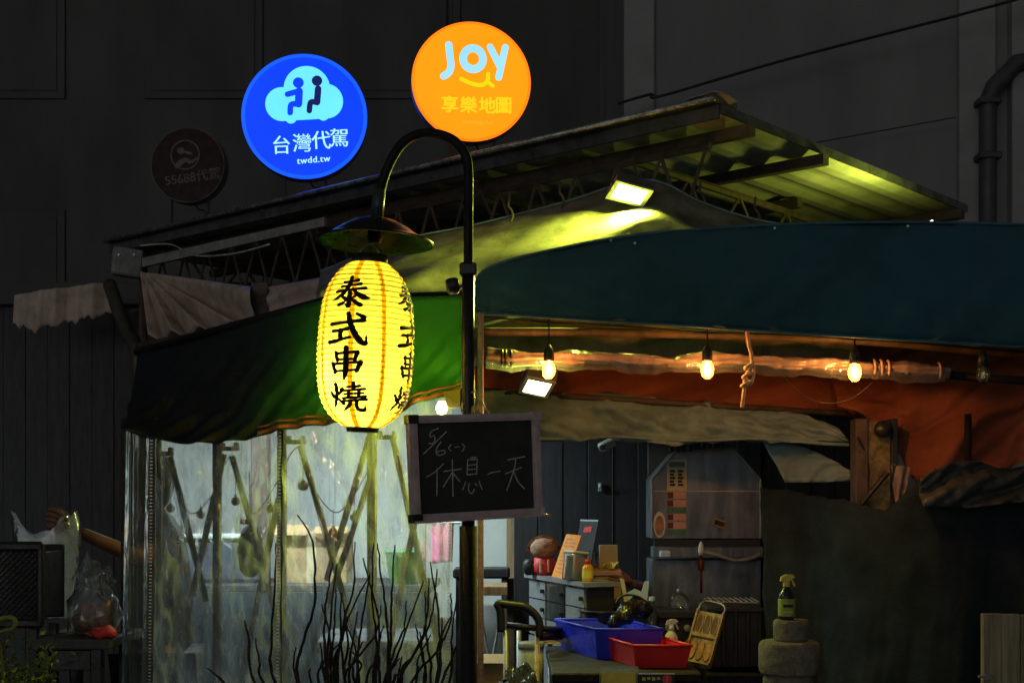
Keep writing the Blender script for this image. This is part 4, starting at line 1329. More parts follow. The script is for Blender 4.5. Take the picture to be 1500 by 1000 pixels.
# orange tarps hanging behind
def fo(u, v):
    return (0, .03 * wob(u * 2.0 + v * .6, 1.2) * v, 0)
tag(mk('orange_tarp', sheet([P(690, 536, 6.0), P(1000, 538, 6.0), P(1260, 545, 6.0)], [P(690, 585, 6.08), P(1000, 594, 6.08), P(1260, 612, 6.03)], 60, 14, fo), 'orangetarp', None, True, .003),
    'dark orange tarp strip hanging behind the rolled plastic curtain', 'tarp')
ob = [P(1225, 600, 5.9), P(1262, 608, 5.85), P(1310, 640, 5.8), P(1328, 680, 5.75), P(1338, 697, 5.75), P(1375, 690, 5.72), P(1425, 670, 5.7), P(1462, 678, 5.7), P(1475, 684, 5.7), P(1520, 665, 5.7), P(1600, 660, 5.7)]
otp = [P(1205, 500, 6.0), P(1300, 490, 5.95), P(1400, 498, 5.9), P(1500, 505, 5.85), P(1640, 515, 5.85)]
tag(mk('orange_tarp', sheet(otp, ob, 90, 26, lambda u, v: (0, -.05 * math.sin(u * 13 + 2 * v) * v - .03 * wob(u * 2 + v, 1.5, 1), -.02 * math.sin(v * 12 + u * 4))), 'orangetarp', None, True, .003),
    'draped orange tarp with folds at the right side under the teal awning', 'tarp')
tag(mk('tarp_pole', tube([(P(1418, 0, 5.6).x, 5.6, 0), P(1418, 606, 5.6)], .014, 10), 'steelpole', None, True), 'thin dark pole in front of the draped orange tarp', 'pole')
# grey canvas valance and its hem
vtop = [P(690, 572, 6.02), P(900, 578, 6.02), P(1080, 594, 5.98), P(1165, 604, 5.94), P(1215, 622, 5.9), P(1240, 642, 5.86)]
vbot = [P(690, 636, 5.98), P(800, 641, 5.98), P(900, 638, 5.98), P(1010, 644, 5.94), P(1110, 641, 5.92), P(1200, 648, 5.86), P(1242, 650, 5.85)]
va = thing('canvas_valance', 'grey green canvas valance hanging below the orange tarp strip', 'valance', P(950, 640, 5.98))
mk('cloth', sheet(vtop, vbot, 90, 12, lambda u, v: (0, -.05 * v * math.sin(u * 23 - 5 * v) * (.3 + .7 * math.sin(u * 4) ** 2) - .02 * wob(u * 3 + v, 1.5) - .02 * math.sin((u * 2.2 - v) * 17) * v, .012 * wob(u * 3, 1) - .02 * v * math.sin(math.pi * u))), 'canvas_grey', va, True, .003)
mk('hem', tube(cm([p + V(0, -.02, -.004) for p in vbot], 8), .0075, 7), 'canvas_grey', va, True)
tag(mk('valance_rail', tube([P(690, 571, 6.04), P(1242, 606, 5.95)], .013, 8), 'truss', None, True), 'dark rail the canvas valance hangs from', 'rail')
tag(mk('drooping_wire', tube(cm([P(1148, 552, 5.4), P(1170, 575, 5.4), P(1205, 590, 5.4), P(1245, 585, 5.4), P(1278, 560, 5.4)], 8), .0025, 5), 'cable', None, True), 'thin black wire drooping under the rightmost lit bulb', 'wire')
# droplet-speckled plastic sheet right of the hood
tag(mk('speckled_sheet', sheet([P(1118, 647, 6.1), P(1180, 655, 6.0), P(1248, 690, 5.9)], [P(1150, 706, 6.0), P(1200, 706, 5.95), P(1248, 704, 5.88)], 24, 10, lambda u, v: (0, .02 * wob(u * 2 + v), 0)), 'canvas_grey', None, True, .003),
    'slanting water-speckled plastic sheet below the valance, beside the hood', 'sheet')
ld = thing('led_board', 'small teal price board with red digits glimpsed past the pillar', 'sign', P(1218, 682, 8.2))
c = P(1222, 668, 8.2)
mk('panel', box(c, (.22, .05, .13), .004), 'tilecol', ld)
mk('header_strip', box(c + V(0, -.028, .055), (.22, .01, .024), .002), 'trim', ld)
dsp = mk('display', box(c + V(.045, -.03, -.03), (.075, .012, .04), .003), 'blackplastic', ld)
mk('digits', box(c + V(.055, -.038, -.03), (.028, .006, .02)), 'e_led', dsp)
mk('digits', box(c + V(.022, -.038, -.03), (.014, .006, .018)), 'e_ledg', dsp)
lz = c.z - .065
mk('stand', box((c.x, c.y, lz / 2), (.05, .04, lz), .003), 'pipe_dark', ld)

# flood lights
def flood(label, q, d, tiltd, power, aimx=0.0, back=.045):
    TLp, TRp, BRp, BLp = [P(*a, d if i < 2 else d + tiltd) for i, a in enumerate(q)]
    n = (TRp - TLp).cross(BLp - TLp).normalized()
    if n.y > 0:
        n = -n
    c = (TLp + TRp + BRp + BLp) / 4
    t = thing('flood_light', label, 'flood light', c - V(0, 0, .06))
    ins = [c + (p - c) * .86 for p in (TLp, TRp, BRp, BLp)]
    out_ = [c + (p - c) * 1.1 for p in (TLp, TRp, BRp, BLp)]
    mk('housing', prism([p - n * .004 for p in out_], -n * back), 'pipe_dark', t)
    for i in range(4):
        a, b_ = out_[i], out_[(i + 1) % 4]
        ai, bi = ins[i], ins[(i + 1) % 4]
        mk('bezel', prism([a - n * .002, b_ - n * .002, bi - n * .002, ai - n * .002], n * .008), 'galv', t)
    mk('glass', prism(ins, -n * .003), 'e_flood', t)
    e = (TRp - TLp).normalized()
    w2 = (TRp - TLp).length / 2 + .012
    mk('yoke', tube([c - n * .03 + e * w2, c - n * .08 + e * w2, c - n * .10, c - n * .08 - e * w2, c - n * .03 - e * w2], .005, 6), 'pipe_dark', t)
    for k in range(5):
        s = (k - 2) * .28
        o_ = c + e * (w2 * s) - n * (back + .006)
        mk('cooling_fin', prism([o_ - (BLp - TLp) * .4 - e * .001, o_ - (BLp - TLp) * .4 + e * .001, o_ + (BLp - TLp) * .4 + e * .001, o_ + (BLp - TLp) * .4 - e * .001], -n * .02), 'pipe_dark', t)
    lamp('flood_beam', t, c + n * .02, 'AREA', power, (.84, 1.0, .1), shape='RECTANGLE', size=.12, size_y=.09, aim=n + V(aimx, 0, 0))
    return t, c, n
flood('bright floodlight under the roof edge above the olive canvas', [(905, 265), (955, 279), (940, 301), (890, 289)], 5.95, .085, 50, -.15)
flood('lower floodlight under the awning left of the festoon bulbs', [(773, 552), (812, 560), (800, 581), (762, 573)], 5.55, .085, 7.5)
# third one, mostly hidden behind the awning crown, washes the roof sheets
t3 = thing('flood_light', 'floodlight peeping over the top of the teal awning, aimed at the roof', 'flood light', P(1342, 332, 7.0))
c3 = P(1342, 329, 7.0)
n3 = (V(-.25, -.1, 1)).normalized()
e3 = V(1, 0, .25).normalized()
f3 = n3.cross(e3).normalized()
pts3 = [c3 + e3 * a + f3 * b_ for a, b_ in ((-.08, -.06), (.08, -.06), (.08, .06), (-.08, .06))]
mk('housing', prism([p - n3 * .004 for p in pts3], -n3 * .04), 'pipe_dark', t3)
mk('glass', prism([c3 + (p - c3) * .85 for p in pts3], -n3 * .003), 'e_flood', t3)
bar('stem', V(c3.x, c3.y, 0), c3 - n3 * .03, .012, t3, 'pipe_dark')
lamp('flood_beam', t3, c3 + n3 * .02, 'AREA', 7, (.86, 1, .08), shape='RECTANGLE', size=.12, size_y=.09, aim=n3)

# ================================================================== STALL INTERIOR, RIGHT
dw = thing('dark_partition', 'dark boarded partition behind the drawer cabinet', 'partition', (P(850, 0, 7.1).x, 7.1, 0))
xa, xb = P(752, 0, 7.1).x, P(1260, 0, 7.1).x
nb = 14
for i in range(nb):
    a = xa + (xb - xa) * i / nb
    mk('board', box((a + (xb - xa) / nb / 2, 7.1 + random.uniform(0, .008), 1.25), ((xb - xa) / nb - .005, .03, 2.5), .003), 'blackboards', dw)
sc = thing('security_camera', 'small pale security camera under the valance hem', 'camera', P(889, 660, 6.9))
c = P(889, 651, 6.9)
mk('body', box(c, (.075, .06, .042), .008, (0, R(-25), R(20))), 'white', sc)
mk('lens', tube([c + V(-.022, -.03, -.012), c + V(-.028, -.045, -.018)], .014, 12), 'blackplastic', sc)
mk('bracket', tube([c + V(.02, .02, .015), c + V(.05, .17, .06)], .006, 6), 'white', sc)
sw = thing('wall_switch', 'tiny white switch plate on the dark partition', 'switch', P(879, 718, 7.08))
mk('plate', box(P(879, 713, 7.075), (.02, .01, .045), .003), 'greyplastic', sw)
mk('rocker', box(P(879, 711, 7.066), (.011, .008, .018), .002), 'white', sw)

# extraction hood
DH = 6.35
hd = thing('steel_hood', 'worn steel extraction hood with clipped corners and stickers', 'hood', (P(1034, 0, DH).x, DH, 0))
hp = [(955, 788), (955, 701), (989, 662), (1074, 657), (1114, 702), (1114, 788)]
mk('hood_front', prism([P(*q, DH) for q in hp], V(0, .28, 0)), 'steel', hd)
for q0, q1 in ((1, 2), (2, 3), (3, 4), (4, 5), (0, 1)):
    mk('edge_highlight', tube([P(*hp[q0], DH - .004), P(*hp[q1], DH - .004)], .005, 6), 'galv', hd)  # bright strips stand in for the highlights along the hood edges
mk('front_seam', box(P(1034, 719, DH - .003), (.484, .006, .005)), 'galv', hd)
mk('backplate', box(P(968, 672, DH + .3), (.12, .02, .3)), 'greyplastic', hd)
mk('shadow_gap', box(P(1034, 795, DH + .06), (.47, .1, .035)), 'blackplastic', hd)
mk('shelf', box(P(1035, 808, DH + .02), (.49, .12, .05), .004), 'steel', hd)
z1 = P(0, 819, DH).z
mk('lower_front', box((P(1035, 0, DH).x, DH + .15, z1 / 2), (.49, .28, z1), .005), 'steel', hd)
mk('lamp_pan', box(P(974, 811, DH - .05), (.05, .05, .03), .006), 'paleblue', hd)
mk('hose', tube(cm([P(1032, 808, DH - .08), P(1050, 812, DH - .09), P(1075, 820, DH - .09), P(1098, 818, DH - .08), P(1114, 811, DH - .06)], 6), .009, 8), 'white_dirty', hd, True)
vv_ = mk('valve', lathe([(.01, -.02), (.014, 0), (.01, .025), (.004, .04)], P(1027, 806, DH - .08), 10), 'white', hd, True)
mk('gas_pipe', tube([P(1027, 812, DH - .05), P(1027, 868, DH - .05)], .006, 8), 'redhandle', hd, True)
mk('red_grip', lathe([(.004, -.03), (.013, -.02), (.014, .02), (.004, .03)], P(1027, 827, DH - .05), 12), 'redhandle', hd, True)
def sticker(name, par, x0, y0, x1, y1, d, mat, lift=0.0):
    a, b_ = P(x0, y0, d), P(x1, y1, d)
    return mk(name, box(((a.x + b_.x) / 2, d - lift, (a.z + b_.z) / 2), (abs(b_.x - a.x), .002, abs(a.z - b_.z))), mat, par)
s1 = sticker('menu_sticker', hd, 977, 673, 1006, 719, DH, 'cream', .002)
for i in range(2):
    for j in range(5):
        sticker('print_block', s1, 981 + i * 12, 688 + j * 5, 989 + i * 12 - (j % 2) * 2, 691.5 + j * 5, DH, 'ink', .0042)
sticker('print_block', s1, 980, 676, 1003, 684, DH, 'tealedge', .0042)
for y0, m_ in ((720, 'pinkcard'), (732, 'pinkcard'), (752, 'pinkcard'), (764, 'pinkcard')):
    s = sticker('pink_label', hd, 977, y0, 1005, y0 + 10, DH, m_, .002)
    sticker('print_block', s, 977.5, y0 + .6, 986, y0 + 9.4, DH, 'redhandle', .0042)
for y0 in (743, 775):
    sticker('green_label', hd, 977, y0, 1005, y0 + 8, DH, 'greencard', .002)
c = P(966, 768, DH - .003)
ov = mk('oval_sticker', prism([c + V(.027 * math.cos(a * .21), 0, .058 * math.sin(a * .21)) for a in range(30)], V(0, -.002, 0)), 'white', hd)
mk('oval_print', prism([c + V(.02 * math.cos(a * .21), -.003, .044 * math.sin(a * .21) - .004) for a in range(30)], V(0, -.001, 0)), 'brownstuff', ov)
bd = mk('name_plate', box(P(1054, 766, DH - .006), (.058, .006, .036), .003, (0, R(18), 0)), 'cardboard', hd)
mk('print_block', box(P(1054, 766, DH - .011), (.046, .003, .02), 0, (0, R(18), 0)), 'ink', bd)
# row of dark clips hanging over the hood
ck = thing('utensil_rail', 'row of small dark clips hanging on a rail above the hood', 'rail', P(1020, 660, 6.28))
mk('rail', tube([P(980, 655, 6.28), P(1066, 645, 6.28)], .005, 6), 'truss', ck)
mk('strip', prism([P(988, 640, 6.3), P(1062, 636, 6.3), P(1062, 648, 6.3), P(988, 654, 6.3)], V(0, .01, 0)), 'brownstuff', ck)
for i in range(9):
    q = P(983 + i * 9.5, 656 - i * 1.1, 6.27)
    mk('clip', box(q + V(0, 0, -.008), (.018, .014, .022 + .01 * (i % 2)), .003, (0, R(random.uniform(-30, 30)), 0)), 'blackplastic', ck)

# drawer cabinet
def QP(px, py, d):
    return P(px, py, d)
cz = 1.195
A0 = V(P(774, 0, 6.75).x, 6.75, 0)
A1 = V(P(857, 0, 6.02).x, 6.02, 0)
cdir = (A1 - A0).normalized()
cn = V(cdir.y, -cdir.x, 0)
if cn.y > 0:
    cn = -cn
cb = thing('drawer_cabinet', 'grey drawer cabinet receding left, crowded with small things on top', 'cabinet', (A0 + A1) / 2)
CL = (A1 - A0).length
def CB(s, dep, z):
    return A0 + cdir * s - cn * dep + V(0, 0, z)
mk('carcass', prism([CB(0, .012, .0), CB(CL, .012, .0), CB(CL, .012, cz - .02), CB(0, .012, cz - .02)], -cn * .12), 'blackplastic', cb)
mk('top', prism([CB(-.02, -.015, cz - .018), CB(CL + .02, -.015, cz - .018), CB(CL + .02, -.015, cz), CB(-.02, -.015, cz)], -cn * .17), 'greyplastic', cb)
for i in range(3):
    a, b_ = CL * i / 3 + .012, CL * (i + 1) / 3 - .012
    for j in range(3):
        zt = cz - .03 - j * .085
        d_ = mk('drawer', prism([CB(a, 0, zt - .078), CB(b_, 0, zt - .078), CB(b_, 0, zt), CB(a, 0, zt)], -cn * .02), 'greyplastic' if not (i == 1 and j < 2) else 'acrylic', cb)
        q = CB(b_ - .02, -.008, zt - .04)
        mk('knob', lathe([(.001, -.01), (.01, -.008), (.01, .008), (.001, .01)], q, 10), 'blackplastic', d_)
mk('plinth_panel', prism([CB(0, .002, .0), CB(CL, .002, .0), CB(CL, .002, cz - .29), CB(0, .002, cz - .29)], -cn * .01), 'greyplastic', cb)

def on_top(px, d):
    p = P(px, 0, d)
    return V(p.x, p.y, cz)
# things on it
o = thing('lucky_figurine', 'round motley figurine with red bib at the left of the cabinet top', 'figurine', on_top(797, 6.62))
c = on_top(797, 6.62)
mk('body', lathe([(.045, 0), (.058, .02), (.06, .05), (.045, .08), (.03, .09)], c, 20), 'redstuff', o, True)
hdm = mk('head', lathe([(.02, .08), (.05, .09), (.064, .115), (.062, .14), (.04, .165), (.001, .172)], c, 20), 'patch', o, True)
for s in (-1, 1):
    mk('bib_stripe', box(c + V(s * .018, -.058, .045), (.008, .006, .06), .002), 'white', o)
mk('fan', prism([c + V(.085 * math.cos(R(k * 12)), .05, .1 + .085 * math.sin(R(k * 12))) for k in range(16)], V(0, .008, 0)), 'brownstuff', o)
for k in range(5):
    mk('fan_rib', tube([c + V(0, .046, .1), c + V(.083 * math.cos(R(20 + k * 35)), .046, .1 + .083 * math.sin(R(20 + k * 35)))], .003, 5), 'blackplastic', o)
mk('side_basket', lathe([(.02, 0), (.034, .02), (.034, .06), (.02, .075), (.001, .076)], c + V(-.065, .0, 0), 12), 'blackplastic', o, True)
def leaning_card(name, label, cat, px0, px1, d0, d1, h, mat, lean, thick=.006, extra=None, z=None):
    p0, p1 = on_top(px0, d0), on_top(px1, d1)
    if z is not None:
        p0.z = p1.z = z
    e = (p1 - p0).normalized()
    nn = V(e.y, -e.x, 0)
    if nn.y > 0:
        nn = -nn
    up = (V(0, 0, 1) * math.cos(R(lean)) - nn * math.sin(R(lean)))
    t = thing(name, label, cat, (p0 + p1) / 2)
    w_ = (p1 - p0).length
    Q = lambda u, v, l=0: p0 + e * (u * w_) + up * (v * h) + nn * l
    mk('card', prism([Q(0, 0), Q(1, 0), Q(1, 1), Q(0, 1)], -nn * thick), mat, t)
    if extra:
        extra(t, Q, nn)
    return t
def ex_orange(t, Q, nn):
    for k, (v0, w_) in enumerate(((.88, .5), (.8, .7), (.72, .62), (.62, .5), (.55, .7), (.47, .66), (.38, .55), (.3, .7), (.2, .6), (.12, .66))):
        mk('print_line', prism([Q(.14, v0, .0015), Q(.14 + w_, v0, .0015), Q(.14 + w_, v0 + .022, .0015), Q(.14, v0 + .022, .0015)], -nn * .001), 'brownstuff', t)
leaning_card('menu_board', 'tall orange menu card leaning back on the cabinet top', 'menu', 808, 829, 6.5, 6.28, .205, 'orangecard', 20, extra=ex_orange)
def ex_black(t, Q, nn):
    mk('red_print', prism([Q(.3, .76, .002), Q(.72, .78, .002), Q(.72, .88, .002), Q(.3, .86, .002)], -nn * .001), 'redstuff', t)
    mk('edge_strip', prism([Q(0, .97, .002), Q(1, .97, .002), Q(1, 1.0, .002), Q(0, 1.0, .002)], -nn * .001), 'galv', t)
leaning_card('acrylic_stand', 'dark acrylic sign stand with red print behind the orange menu', 'sign stand', 836, 862, 6.75, 6.6, .262, 'blackplastic', 12, extra=ex_black)
o = thing('tissue_box', 'clear plastic box of white wipes in front of the orange menu', 'box', on_top(842, 6.2))
c = on_top(842, 6.18)
mk('shell', box(c + V(.0, 0, .06), (.075, .085, .12), .01, (0, R(6), R(30)), 2), 'acrylic', o, True)
mk('wipes', box(c + V(.0, 0, .058), (.06, .07, .10), .004, (0, R(6), R(30))), 'white', o)
mk('lid', box(c + V(.006, 0, .122), (.08, .09, .012), .004, (0, R(6), R(30))), 'white', o)
o = thing('plastic_cup', 'clear upturned plastic cup tray behind the wipes box', 'cup', on_top(862, 6.5))
mk('cup', lathe([(.05, 0), (.052, .005), (.042, .11), (.04, .115), (.001, .115)], on_top(862, 6.45), 20), 'acrylic', o, True)
mk('cup_rim', lathe([(.05, 0), (.055, .002), (.05, .006)], on_top(862, 6.45), 20), 'acrylic', o, True)
o = thing('sauce_bottle', 'small amber sauce bottle with red cap at the cabinet edge', 'bottle', on_top(861, 6.1))
c = on_top(861, 6.1)
mk('body', lathe([(.022, 0), (.024, .004), (.024, .06), (.016, .072), (.01, .076), (.001, .077)], c, 16), pm('amber_sauce', (.7, .3, .03), .2), o, True)
mk('cap', lathe([(.012, .074), (.012, .092), (.008, .096), (.001, .0965)], c, 12), 'redstuff', o, True)
mk('label_band', lathe([(.0246, .015), (.0248, .018), (.0248, .045), (.0246, .048)], c, 16), 'yellowcard', o)
# side table with the card box (right of the cabinet)
t = thing('side_counter', 'low dark counter between the cabinet and the hood', 'counter', (P(905, 0, 6.3).x, 6.35, 0))
x0_, x1_ = P(862, 0, 6.3).x, P(952, 0, 6.3).x
mk('counter_top', box(((x0_ + x1_) / 2, 6.4, 1.085), (x1_ - x0_, .42, .03), .004), 'darkwall', t)
mk('counter_front', box(((x0_ + x1_) / 2, 6.24, .535), (x1_ - x0_ - .03, .03, 1.07), .003), 'blackplastic', t)
for s in (x0_ + .02, x1_ - .02):
    mk('side_panel', box((s, 6.42, .535), (.02, .32, 1.07), .002), 'blackplastic', t)
o = thing('open_carton', 'open beige carton with its lid up beside the wipes box', 'box', V(P(893, 0, 6.4).x, 6.4, 1.1))
c = V(P(890, 0, 6.4).x, 6.42, 1.1)
mk('carton_body', box(c + V(0, 0, .055), (.12, .12, .11), .003), 'cardboard', o)
mk('carton_lid', box(c + V(.01, .07, .175), (.085, .006, .13), .002, (R(-8), 0, 0)), 'cream', o)
mk('carton_tray', box(c + V(-.01, -.02, .122), (.14, .1, .022), .003, (R(6), 0, 0)), 'pinkcard', o)
mk('wrapper', sheet([c + V(-.02, -.04, .145), c + V(.05, -.03, .15)], [c + V(-.02, .02, .14), c + V(.05, .03, .155)], 6, 5, lambda u, v: (0, 0, .015 * math.sin(u * 8 + v * 5))), 'yellowcard', o, False, .002)

# person (cook) in black, back turned
def skin_body(name, verts, edges, radii, mat, parent, root=0, sub=2):
    me = bpy.data.meshes.new(name)
    o0 = ORG[parent]
    me.from_pydata([Vector(v) - o0 for v in verts], edges, [])
    me.update()
    o = bpy.data.objects.new(name, me)
    C.objects.link(o)
    o.parent = parent
    ORG[o] = o0
    sk = o.modifiers.new('skin', 'SKIN')
    sk.use_smooth_shade = True
    for i, r in enumerate(radii):
        me.skin_vertices[0].data[i].radius = r if isinstance(r, tuple) else (r, r)
    me.skin_vertices[0].data[root].use_root = True
    sb = o.modifiers.new('smooth', 'SUBSURF')
    sb.levels = sb.render_levels = sub
    me.materials.append(M[mat])
    return o


def head_geo(c, face, s=1.0):
    """head as one lathe-like ovoid with brow, nose, chin shaped in; face = direction"""
    fx = Vector(face).normalized()
    sx = V(fx.y, -fx.x, 0).normalized()
    uz = V(0, 0, 1)
    v, f = [], []
    NU, NL = 22, 16
    for j in range(NL + 1):
        ph = math.pi * j / NL
        for i in range(NU):
            th = 2 * math.pi * i / NU
            a, b_, z = math.sin(ph) * math.cos(th), math.sin(ph) * math.sin(th), -math.cos(ph)
            x = a * .098 - .008
            y = b_ * .074
            zz = z * .118
            if a > .3 and z < -.2:
                y *= 1 - .25 * min(1, (-z - .2) * 1.3)
                x *= 1.02
            if a > .9 and -.35 < z < .15:
                x += .022 * (1 - abs(z + .15) / .3) * max(0, 1 - abs(b_) / .22)
            if a > .75 and .08 < z < .3 and .2 < abs(b_) < .6:
                x -= .008
            v.append(Vector(c) + (fx * x + sx * y + uz * zz) * s)
    for j in range(NL):
        for i in range(NU):
            f.append((j * NU + i, j * NU + (i + 1) % NU, (j + 1) * NU + (i + 1) % NU, (j + 1) * NU + i))
    return v, f


def hair_geo(c, face, s=1.0):
    v, f = head_geo(c, face, s)
    fx = Vector(face).normalized()
    c = Vector(c)
    keep = []
    v2 = [c + (p - c) * 1.07 + V(0, 0, .004) for p in v]
    for q in f:
        m_ = sum(((v[i] - c) for i in q), Vector()) / len(q)
        if m_.z > .045 * s or (m_.dot(fx) < .015 * s and m_.z > -.105 * s):
            keep.append(q)
    return v2, keep


def face_bits(par, c, face):
    fx = Vector(face).normalized()
    sx = V(fx.y, -fx.x, 0).normalized()
    for s in (-1, 1):
        e = Vector(c) + fx * .08 + sx * s * .031 + V(0, 0, .012)
        mk('eye', lathe([(.001, -.009), (.008, -.005), (.010, 0), (.008, .005), (.001, .009)], e, 10), 'white', par, True)
        mk('ear', lathe([(.004, -.03), (.014, -.01), (.016, .01), (.01, .028), (.001, .032)], Vector(c) + sx * s * .074 - fx * .005, 8), 'skin', par, True)
    mk('mouth', box(Vector(c) + fx * .083 + V(0, 0, -.055), (.035, .035, .007), .003), 'redhandle', par)


def person(label, foot, face, headc, sL, arm_pts, arm2, hand_dir, hand_up, look, name='person'):
    fx = Vector(face).normalized()
    sx = V(fx.y, -fx.x, 0).normalized()
    t = thing(name, label, 'person', foot)
    F = Vector(foot)
    pel, chest, neck = F + V(0, 0, .92), F + V(0, 0, 1.28), F + V(0, 0, 1.44)
    hips = [F + sx * s * .1 + V(0, 0, .86) for s in (1, -1)]
    kn_ = [F + sx * s * .12 + fx * .03 + V(0, 0, .48) for s in (1, -1)]
    an = [F + sx * s * .13 + V(0, 0, .09) for s in (1, -1)]
    toe = [F + sx * s * .14 + fx * .16 + V(0, 0, .04) for s in (1, -1)]
    sh_ = [F + sx * s * .19 + V(0, 0, 1.38) for s in (1, -1)]
    if sh_[0].y > sh_[1].y:
        sh_.reverse()
    hc = Vector(headc)
    verts = [pel, F + V(0, 0, 1.1), chest, neck, neck.lerp(hc, .55)] + [hips[0], kn_[0], an[0], toe[0], hips[1], kn_[1], an[1], toe[1]]
    edges = [(0, 1), (1, 2), (2, 3), (3, 4), (0, 5), (5, 6), (6, 7), (7, 8), (0, 9), (9, 10), (10, 11), (11, 12)]
    rad = [(.1, .08), (.09, .075), (.1, .085), .055, .05, .08, .062, .042, .035, .08, .062, .042, .035]
    # the two arms (shoulder, elbow, wrist)
    k = len(verts)
    verts += [sh_[0], Vector(arm_pts[0]), Vector(arm_pts[1])]
    edges += [(2, k), (k, k + 1), (k + 1, k + 2)]
    rad += [.058, .036, .023]
    verts += [sh_[1], Vector(arm2[0]), Vector(arm2[1])]
    edges += [(2, k + 3), (k + 3, k + 4), (k + 4, k + 5)]
    rad += [.062, .043, .028]
    bd_ = skin_body('body', verts, edges, rad, 'skin', t)
    # clothes: shirt with short sleeves, trousers, shoes
    sv = [pel + V(0, 0, -.02), F + V(0, 0, 1.1), chest, neck.lerp(hc, .35), sh_[0], sh_[0].lerp(Vector(arm_pts[0]), .72), sh_[1], sh_[1].lerp(Vector(arm2[0]), .8)]
    skin_body('shirt', sv, [(0, 1), (1, 2), (2, 3), (2, 4), (4, 5), (2, 6), (6, 7)], [(.168, .135), (.158, .125), (.18, .135), .078, .075, .06, .075, .06], 'shirt', t)
    skin_body('trousers', [pel, hips[0], kn_[0], an[0] + V(0, 0, .02), hips[1], kn_[1], an[1] + V(0, 0, .02)], [(0, 1), (1, 2), (2, 3), (0, 4), (4, 5), (5, 6)],
              [(.165, .13), .1, .076, .062, .1, .076, .062], 'trousers', t)
    for a, b_ in zip(an, toe):
        mk('shoe', box((a + b_) / 2 - V(0, 0, .01), (.1, .1, .09), .03, (0, 0, math.atan2(fx.y, fx.x)), 2), 'blackplastic', t, True)
    hd_ = mk('head', head_geo(hc, look), 'skin', t, True)
    face_bits(hd_, hc, look)
    mk('hair', hair_geo(hc, look), 'hair', hd_, True, .006)
    # gripping hand at the first wrist: palm, four fingers and a thumb
    wr = Vector(arm_pts[1])
    hdv = Vector(hand_dir).normalized()
    hu = Vector(hand_up).normalized()
    hs_ = hdv.cross(hu).normalized()
    for wr_, d_, u_ in ((wr, hdv, hu), (Vector(arm2[1]), V(0, 0, -1), fx)):
        s_ = d_.cross(u_).normalized()
        pv = [wr_ - d_ * .01, wr_ + d_ * .035, wr_ + d_ * .075]
        hv, he, hr = list(pv), [(0, 1), (1, 2)], [(.026, .02), (.036, .017), (.038, .015)]
        for q in range(4):
            o_ = (q - 1.5) * .019
            ln = (.026, .03, .029, .022)[q]
            b0 = wr_ + d_ * .08 + u_ * o_
            p1_ = b0 + d_ * ln * .9 + s_ * .010
            p2_ = p1_ + d_ * ln * .2 + s_ * .026
            p3_ = p2_ - d_ * ln * .5 + s_ * .012
            n0 = len(hv)
            hv += [b0, p1_, p2_, p3_]
            he += [(2, n0), (n0, n0 + 1), (n0 + 1, n0 + 2), (n0 + 2, n0 + 3)]
            hr += [.0095, .009, .0085, .007]
        n0 = len(hv)
        hv += [wr_ + d_ * .03 + u_ * .034 + s_ * .008, wr_ + d_ * .06 + u_ * .045 + s_ * .025, wr_ + d_ * .085 + u_ * .036 + s_ * .038]
        he += [(1, n0), (n0, n0 + 1), (n0 + 1, n0 + 2)]
        hr += [.013, .0105, .0085]
        skin_body('hand', hv, he, hr, 'skin', t, 1, 1)
    return t


f2 = V(P(996, 0, 6.88).x, 6.88, 0)
person('person in black mostly hidden by the steel hood, bare forearm reaching out at its left', f2, (-1, -.08, 0), f2 + V(-.02, .0, 1.5), 0,
       [P(960, 866, 6.7), P(922, 854, 6.42)], [f2 + V(-.06, .17, 1.1), f2 + V(-.1, .15, .9)], P(902, 846, 6.35) - P(922, 854, 6.42), (0, 0, 1), (-.1, 1, 0))
o = thing('pale_blue_sheet', 'pale blue plastic sheet held up beside the black bag', 'plastic sheet', P(930, 885, 6.2))
sp = [(912, 848), (918, 868), (930, 862), (940, 866), (945, 851), (951, 851), (948, 880), (930, 884), (916, 884)]
mk('folded_sheet', prism([P(*q, 6.04) for q in sp], V(0, .015, 0)), 'paleblue', o)
mk('beige_edge', prism([P(908, 846, 6.035), P(914, 848, 6.035), P(921, 884, 6.035), P(915, 884, 6.035)], V(0, .012, 0)), 'cream', o)

# stove counter in front of the hood, with a glass dome, kettle and skewers
t = thing('stove_counter', 'black stove counter along the foot of the steel hood', 'counter', (P(1000, 0, 6.15).x, 6.15, 0))
sz = P(0, 893, 6.1).z
xa_, xb_ = P(957, 0, 6.15).x, P(1046, 0, 6.15).x
mk('stove_top', box(((xa_ + xb_) / 2, 6.17, sz - .015), (xb_ - xa_, .3, .03), .004), 'blackplastic', t)
mk('stove_front', box(((xa_ + xb_) / 2, 6.05, (sz - .03) / 2), (xb_ - xa_ - .02, .03, sz - .03), .003), 'blackplastic', t)
for k in range(3):
    mk('control_knob', lathe([(.001, -.012), (.014, -.01), (.014, .01), (.001, .012)], ((xa_ + xb_) / 2 - .08 + .08 * k, 6.028, sz - .07), 12, Matrix.Rotation(R(90), 3, 'X')), 'galv', t)
dm = thing('glass_dome', 'small clear glass dome on the black stove counter', 'dome', V(P(994, 0, 6.15).x, 6.15, sz))
c = V(P(994, 0, 6.15).x, 6.15, sz)
mk('dome_glass', lathe([(.045, .0), (.047, .005), (.045, .04), (.034, .062), (.015, .072), (.001, .073)], c, 22), 'acrylic', dm, True)
mk('dome_knob', lathe([(.006, .072), (.009, .08), (.006, .087), (.001, .088)], c, 10), 'galv', dm, True)
sk_ = thing('skewer_rack', 'low wire rack of skewers on top of the black crates', 'rack', V(P(1072, 0, 6.0).x, 6.0, P(0, 882, 6.0).z))
